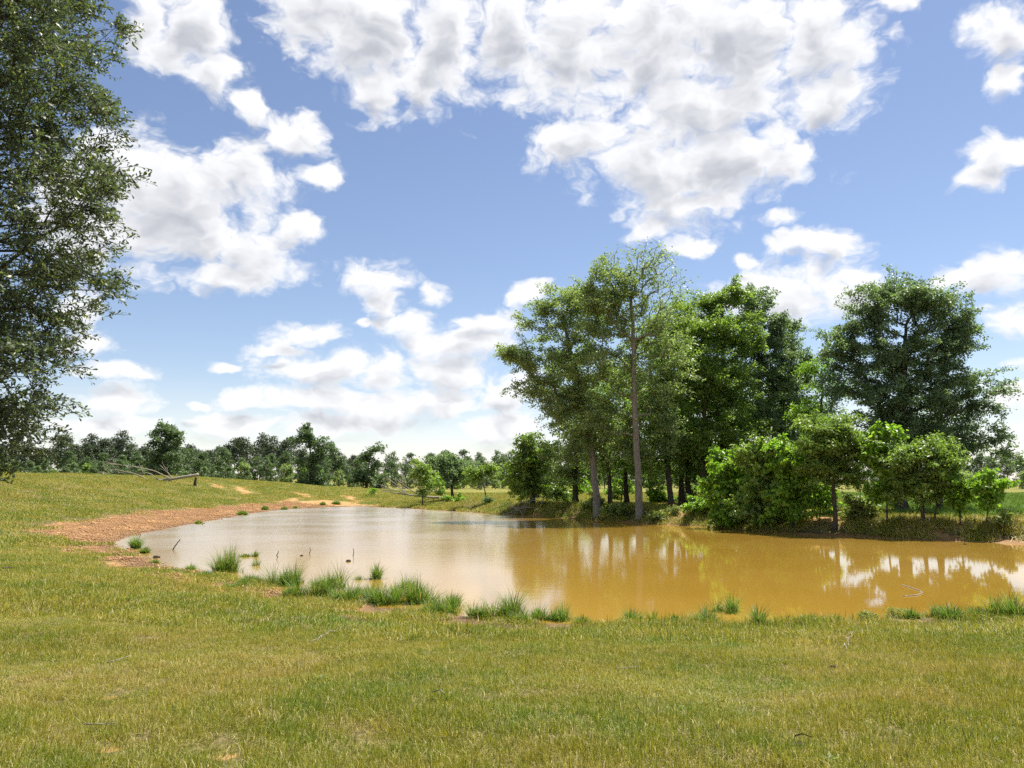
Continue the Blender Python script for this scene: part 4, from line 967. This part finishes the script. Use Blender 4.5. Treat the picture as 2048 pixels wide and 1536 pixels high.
def field_pts(y0, y1, per_m2, seed, xlim=0.78, side=2.5, bare_max=0.35, smin=0.15):
    rng = np.random.default_rng(seed)
    g = 1 / math.sqrt(per_m2); xm = xlim * y1 + side
    x, y = np.meshgrid(np.arange(-xm, xm, g), np.arange(y0, y1, g)); x = x.ravel() + rng.uniform(-.5, .5, x.size) * g; y = y.ravel() + rng.uniform(-.5, .5, y.size) * g
    k = np.abs(x) < xlim * y + side; x, y = x[k], y[k]
    s = pond_sd(x, y); b = bare_field(x, y, s)
    strip = 0.95 * smooth(2.0, -3.0, x) * smooth(32, 24, y) + 0.12   # trampled wet rim along the near water
    k = (s > smin + strip * (0.4 + 1.2 * fbm(x * 1.1, y * 1.1, 2, 98))) & (b < bare_max + rng.uniform(-.25, .25, len(y)))
    x, y, s = x[k], y[k], s[k]
    return np.stack([x, y, terrain(x, y, s)], 1)
c1 = variants('lawn_patch', 10, 0.36, 720, 0.054, 0.0036, LAWN, 700, 0.13)
p = field_pts(2.6, 13, 17, 801); sc1 = np.random.default_rng(1).uniform(.8, 1.2, len(p))
zs = sc1 * (0.4 + 1.3 * fbm(p[:, 0] * .5, p[:, 1] * .5, 3, 91))
scatter('lawn_grass', 'short olive turf with dry straw in the foreground', p, sc1, c1, 10, 802, zs)
c2 = variants('pasture_patch', 6, 0.8, 520, 0.085, 0.0085, LAWN, 720, 0.12)
p = field_pts(12.5, 34, 4.2, 803); sc2 = np.random.default_rng(2).uniform(.8, 1.2, len(p))
scatter('shore_grass', 'green turf on the slope down to the near shore', p, sc2, c2, 6, 804, sc2 * (0.6 + 0.9 * fbm(p[:, 0] * .4, p[:, 1] * .4, 3, 92) + 0.8 * smooth(1.2, 0.2, pond_sd(p[:, 0], p[:, 1]))))
c3 = variants('meadow_patch', 6, 2.2, 620, 0.13, 0.022, LAWN, 740, 0.10)
p = field_pts(33, 135, 0.52, 805, 0.75, 4); sc3 = np.random.default_rng(3).uniform(.8, 1.25, len(p))
scatter('meadow_grass', 'pasture grass on the hill and the far field', p, sc3, c3, 6, 806, sc3 * (0.6 + 0.8 * fbm(p[:, 0] * .2, p[:, 1] * .2, 3, 93)))
# taller weeds in the right-hand field and along the far bank
c4 = variants('weed_patch', 5, 1.2, 170, 0.34, 0.035, TUFT, 760, 0.10, 0.7)
rng = np.random.default_rng(11)
y = rng.uniform(46, 130, 6500); x = rng.uniform(0.25, 0.85, 6500) * y; s_ = pond_sd(x, y); b_ = bare_field(x, y, s_)
k = (s_ > 4) & (b_ < .4) & (fbm(x * .15, y * .15, 3, 95) > 0.47); x, y = x[k], y[k]
p = np.stack([x, y, terrain(x, y)], 1); q = rng.uniform(.6, 1.25, len(p))
scatter('field_weeds', 'knee-high green weeds in the field behind the right bank', p, q, c4, 5, 807)
y = rng.uniform(34, 112, 60000); x = rng.uniform(-16, 42, 60000); s_ = pond_sd(x, y)
k = (s_ > 0.12) & (s_ < 3.2) & (fbm(x * .5, y * .5, 3, 96) > 0.40); x, y = x[k][:6500], y[k][:6500]
p = np.stack([x, y, terrain(x, y)], 1); q = rng.uniform(.35, 0.95, len(p))
c5 = variants('bank_weed_patch', 5, 0.9, 130, 0.36, 0.03, LAWN, 780, 0.22, 0.9)
scatter('bank_weeds', 'dry and green weeds hanging over the far clay bank', p, q, c5, 5, 808)
c6 = variants('sedge_patch', 6, 0.55, 95, 0.13, 0.009, LAWN, 790, 0.16, 1.0)
y = rng.uniform(13, 34, 60000); x = rng.uniform(-22, 30, 60000); s_ = pond_sd(x, y)
k = (s_ > -0.22) & (s_ < 1.5) & (fbm(x * .9, y * .9, 3, 97) + 0.10 * np.clip(s_, 0, 1) - 0.18 * (x < -13) > 0.57); x, y, s_ = x[k][:1700], y[k][:1700], s_[k][:1700]
p = np.stack([x, y, np.maximum(terrain(x, y), -0.02)], 1); q = rng.uniform(.5, 1.3, len(p))
scatter('shore_sedge', 'low ragged sedge and weeds fringing the near waterline', p, q, c6, 6, 810, q * rng.uniform(.5, 1.3, len(p)))
# clay crumbs and gravel on the beach
gmat = MT('gravel'); gmat.l(gmat.ramp(gmat.noise(9, 3), [(0.3, (0.22,0.105,0.042)), (0.7, (0.44,0.27,0.13))]), gmat.bsdf.inputs['Base Color']); gmat.bsdf.inputs['Roughness'].default_value = .95
colg = bpy.data.collections.new('gravel_bits')
for i in range(4):
    rg = np.random.default_rng(900 + i); V_, F_ = [], []
    base_v = np.array([(1,0,0),(-1,0,0),(0,1,0),(0,-1,0),(0,0,1),(0,0,-.6)], float); base_f = np.array([(0,2,4),(2,1,4),(1,3,4),(3,0,4),(2,0,5),(1,2,5),(3,1,5),(0,3,5)])
    for k in range(70):
        r_ = rg.gamma(2, .007) + .008
        V_.append(base_v * (1 + rg.uniform(-.35, .35, (6, 3))) * r_ * np.array([1, 1, .7]) + np.array([*rg.uniform(-.6, .6, 2), r_ * .2])); F_.append(base_f + 6 * k)
    colg.objects.link(bpy.data.objects.new('gravel_bits', npmesh('gravel_bits', np.concatenate(V_), [np.concatenate(F_)], gmat.m)))
y = rng.uniform(20, 95, 14000); x = rng.uniform(-32, -2, 14000); s_ = pond_sd(x, y); b_ = bare_field(x, y, s_)
k = (s_ > .05) & (b_ > .55); x, y = x[k], y[k]
p = np.stack([x, y, terrain(x, y)], 1)
o = scatter('gravel', 'crumbly clay gravel on the bare orange beach', p, rng.uniform(.7, 1.3, len(p)), colg, 4, 809); o['category'] = 'gravel'


# ------------------------------------------------------------------ odds and ends in the near grass
for i, (px, py, sz, lab) in enumerate([(1990,1494,0.055,'bright green rosette weed in the lawn near the right edge'),(1658,1530,0.06,'bright green rosette weed at the bottom edge right of centre'),(640,1362,0.07,'yellow-green weed patch in the left lawn'),(210,1475,0.05,'leafy weed low in the left corner of the lawn')]):
    g = ground(px, py); rng = np.random.default_rng(620 + i); n = 26
    a = rng.uniform(0, 6.283, n); ln = sz * rng.uniform(.6, 1.2, n); up_ = rng.uniform(.25, .9, n)
    d = np.stack([np.cos(a), np.sin(a), up_], 1); sd_ = np.stack([-np.sin(a), np.cos(a), np.zeros(n)], 1); w_ = (ln * .16)[:, None]
    p0 = np.zeros((n, 3)) + np.array([0, 0, .01]); p1 = p0 + d * (ln * .6)[:, None]; p2 = p0 + d * ln[:, None] * np.array([1.15, 1.15, .8])
    vv = np.stack([p0, p1 + sd_ * w_, p2, p1 - sd_ * w_], 1).reshape(-1, 3)
    tag(mobj('rosette_weed', npmesh('rosette_weed', vv, [np.arange(n * 4).reshape(n, 4)], LM['weed'], rnd=rng.random(n)), None, g), lab, 'weed', 'weeds in the lawn')
def dung(label, px, py, s_, name='clod'):
    g = ground(px, py); rng = np.random.default_rng(int(px)); import bmesh
    bm = bmesh.new(); bmesh.ops.create_icosphere(bm, subdivisions=2, radius=0.5)
    for q in bm.verts: q.co *= 1 + rng.uniform(-.3, .3); q.co.z *= 0.5
    me = bpy.data.meshes.new(name); bm.to_mesh(me); bm.free(); me.materials.append(BK['wet'])
    o = mobj(name, me, None, (g[0], g[1], g[2] + s_ * .15)); o.scale = (s_, s_ * .8, s_); tag(o, label, 'clod')
dung('dark earth clod lying in the lawn below the clump with seed heads', 1668, 1339, 0.11)
dung('dark clod at the left edge of the lawn beside the clay beach', 14, 1142, 0.30)
dung('small dark clod in the lower right lawn', 1604, 1497, 0.09)
for i, (x0, y0, x1, y1, lab) in enumerate([(215,1335,262,1324,'dry straw stalk lying in the left lawn'),(620,1290,700,1262,'long pale stalk lying in the lawn left of centre'),(165,1470,230,1474,'dry twig lying near the bottom left corner'),(1590,1492,1625,1500,'broken dark twig beside the small clod'),(1685,1310,1712,1268,'pale stalk leaning in the lawn right of the fringe'),(862,1400,890,1408,'short dry stalk in the middle of the lawn'),(1230,1345,1275,1346,'pale straw lying in the lawn right of centre')]):
    a = ground(x0, y0) + np.array([0, 0, .05]); b = ground(x1, y1) + np.array([0, 0, .07]); rng = np.random.default_rng(640 + i)
    q = []; limb(q, [a, (a + b) / 2 + np.array([0, 0, .03]), b], .006, .003, rng, 5, .1); v, f = merge(q)
    tag(mobj('dry_stalk', npmesh('dry_stalk', v, f, BK['wet' if 'dark' in lab else 'dead'], smooth_shade=True)), lab, 'stalk')
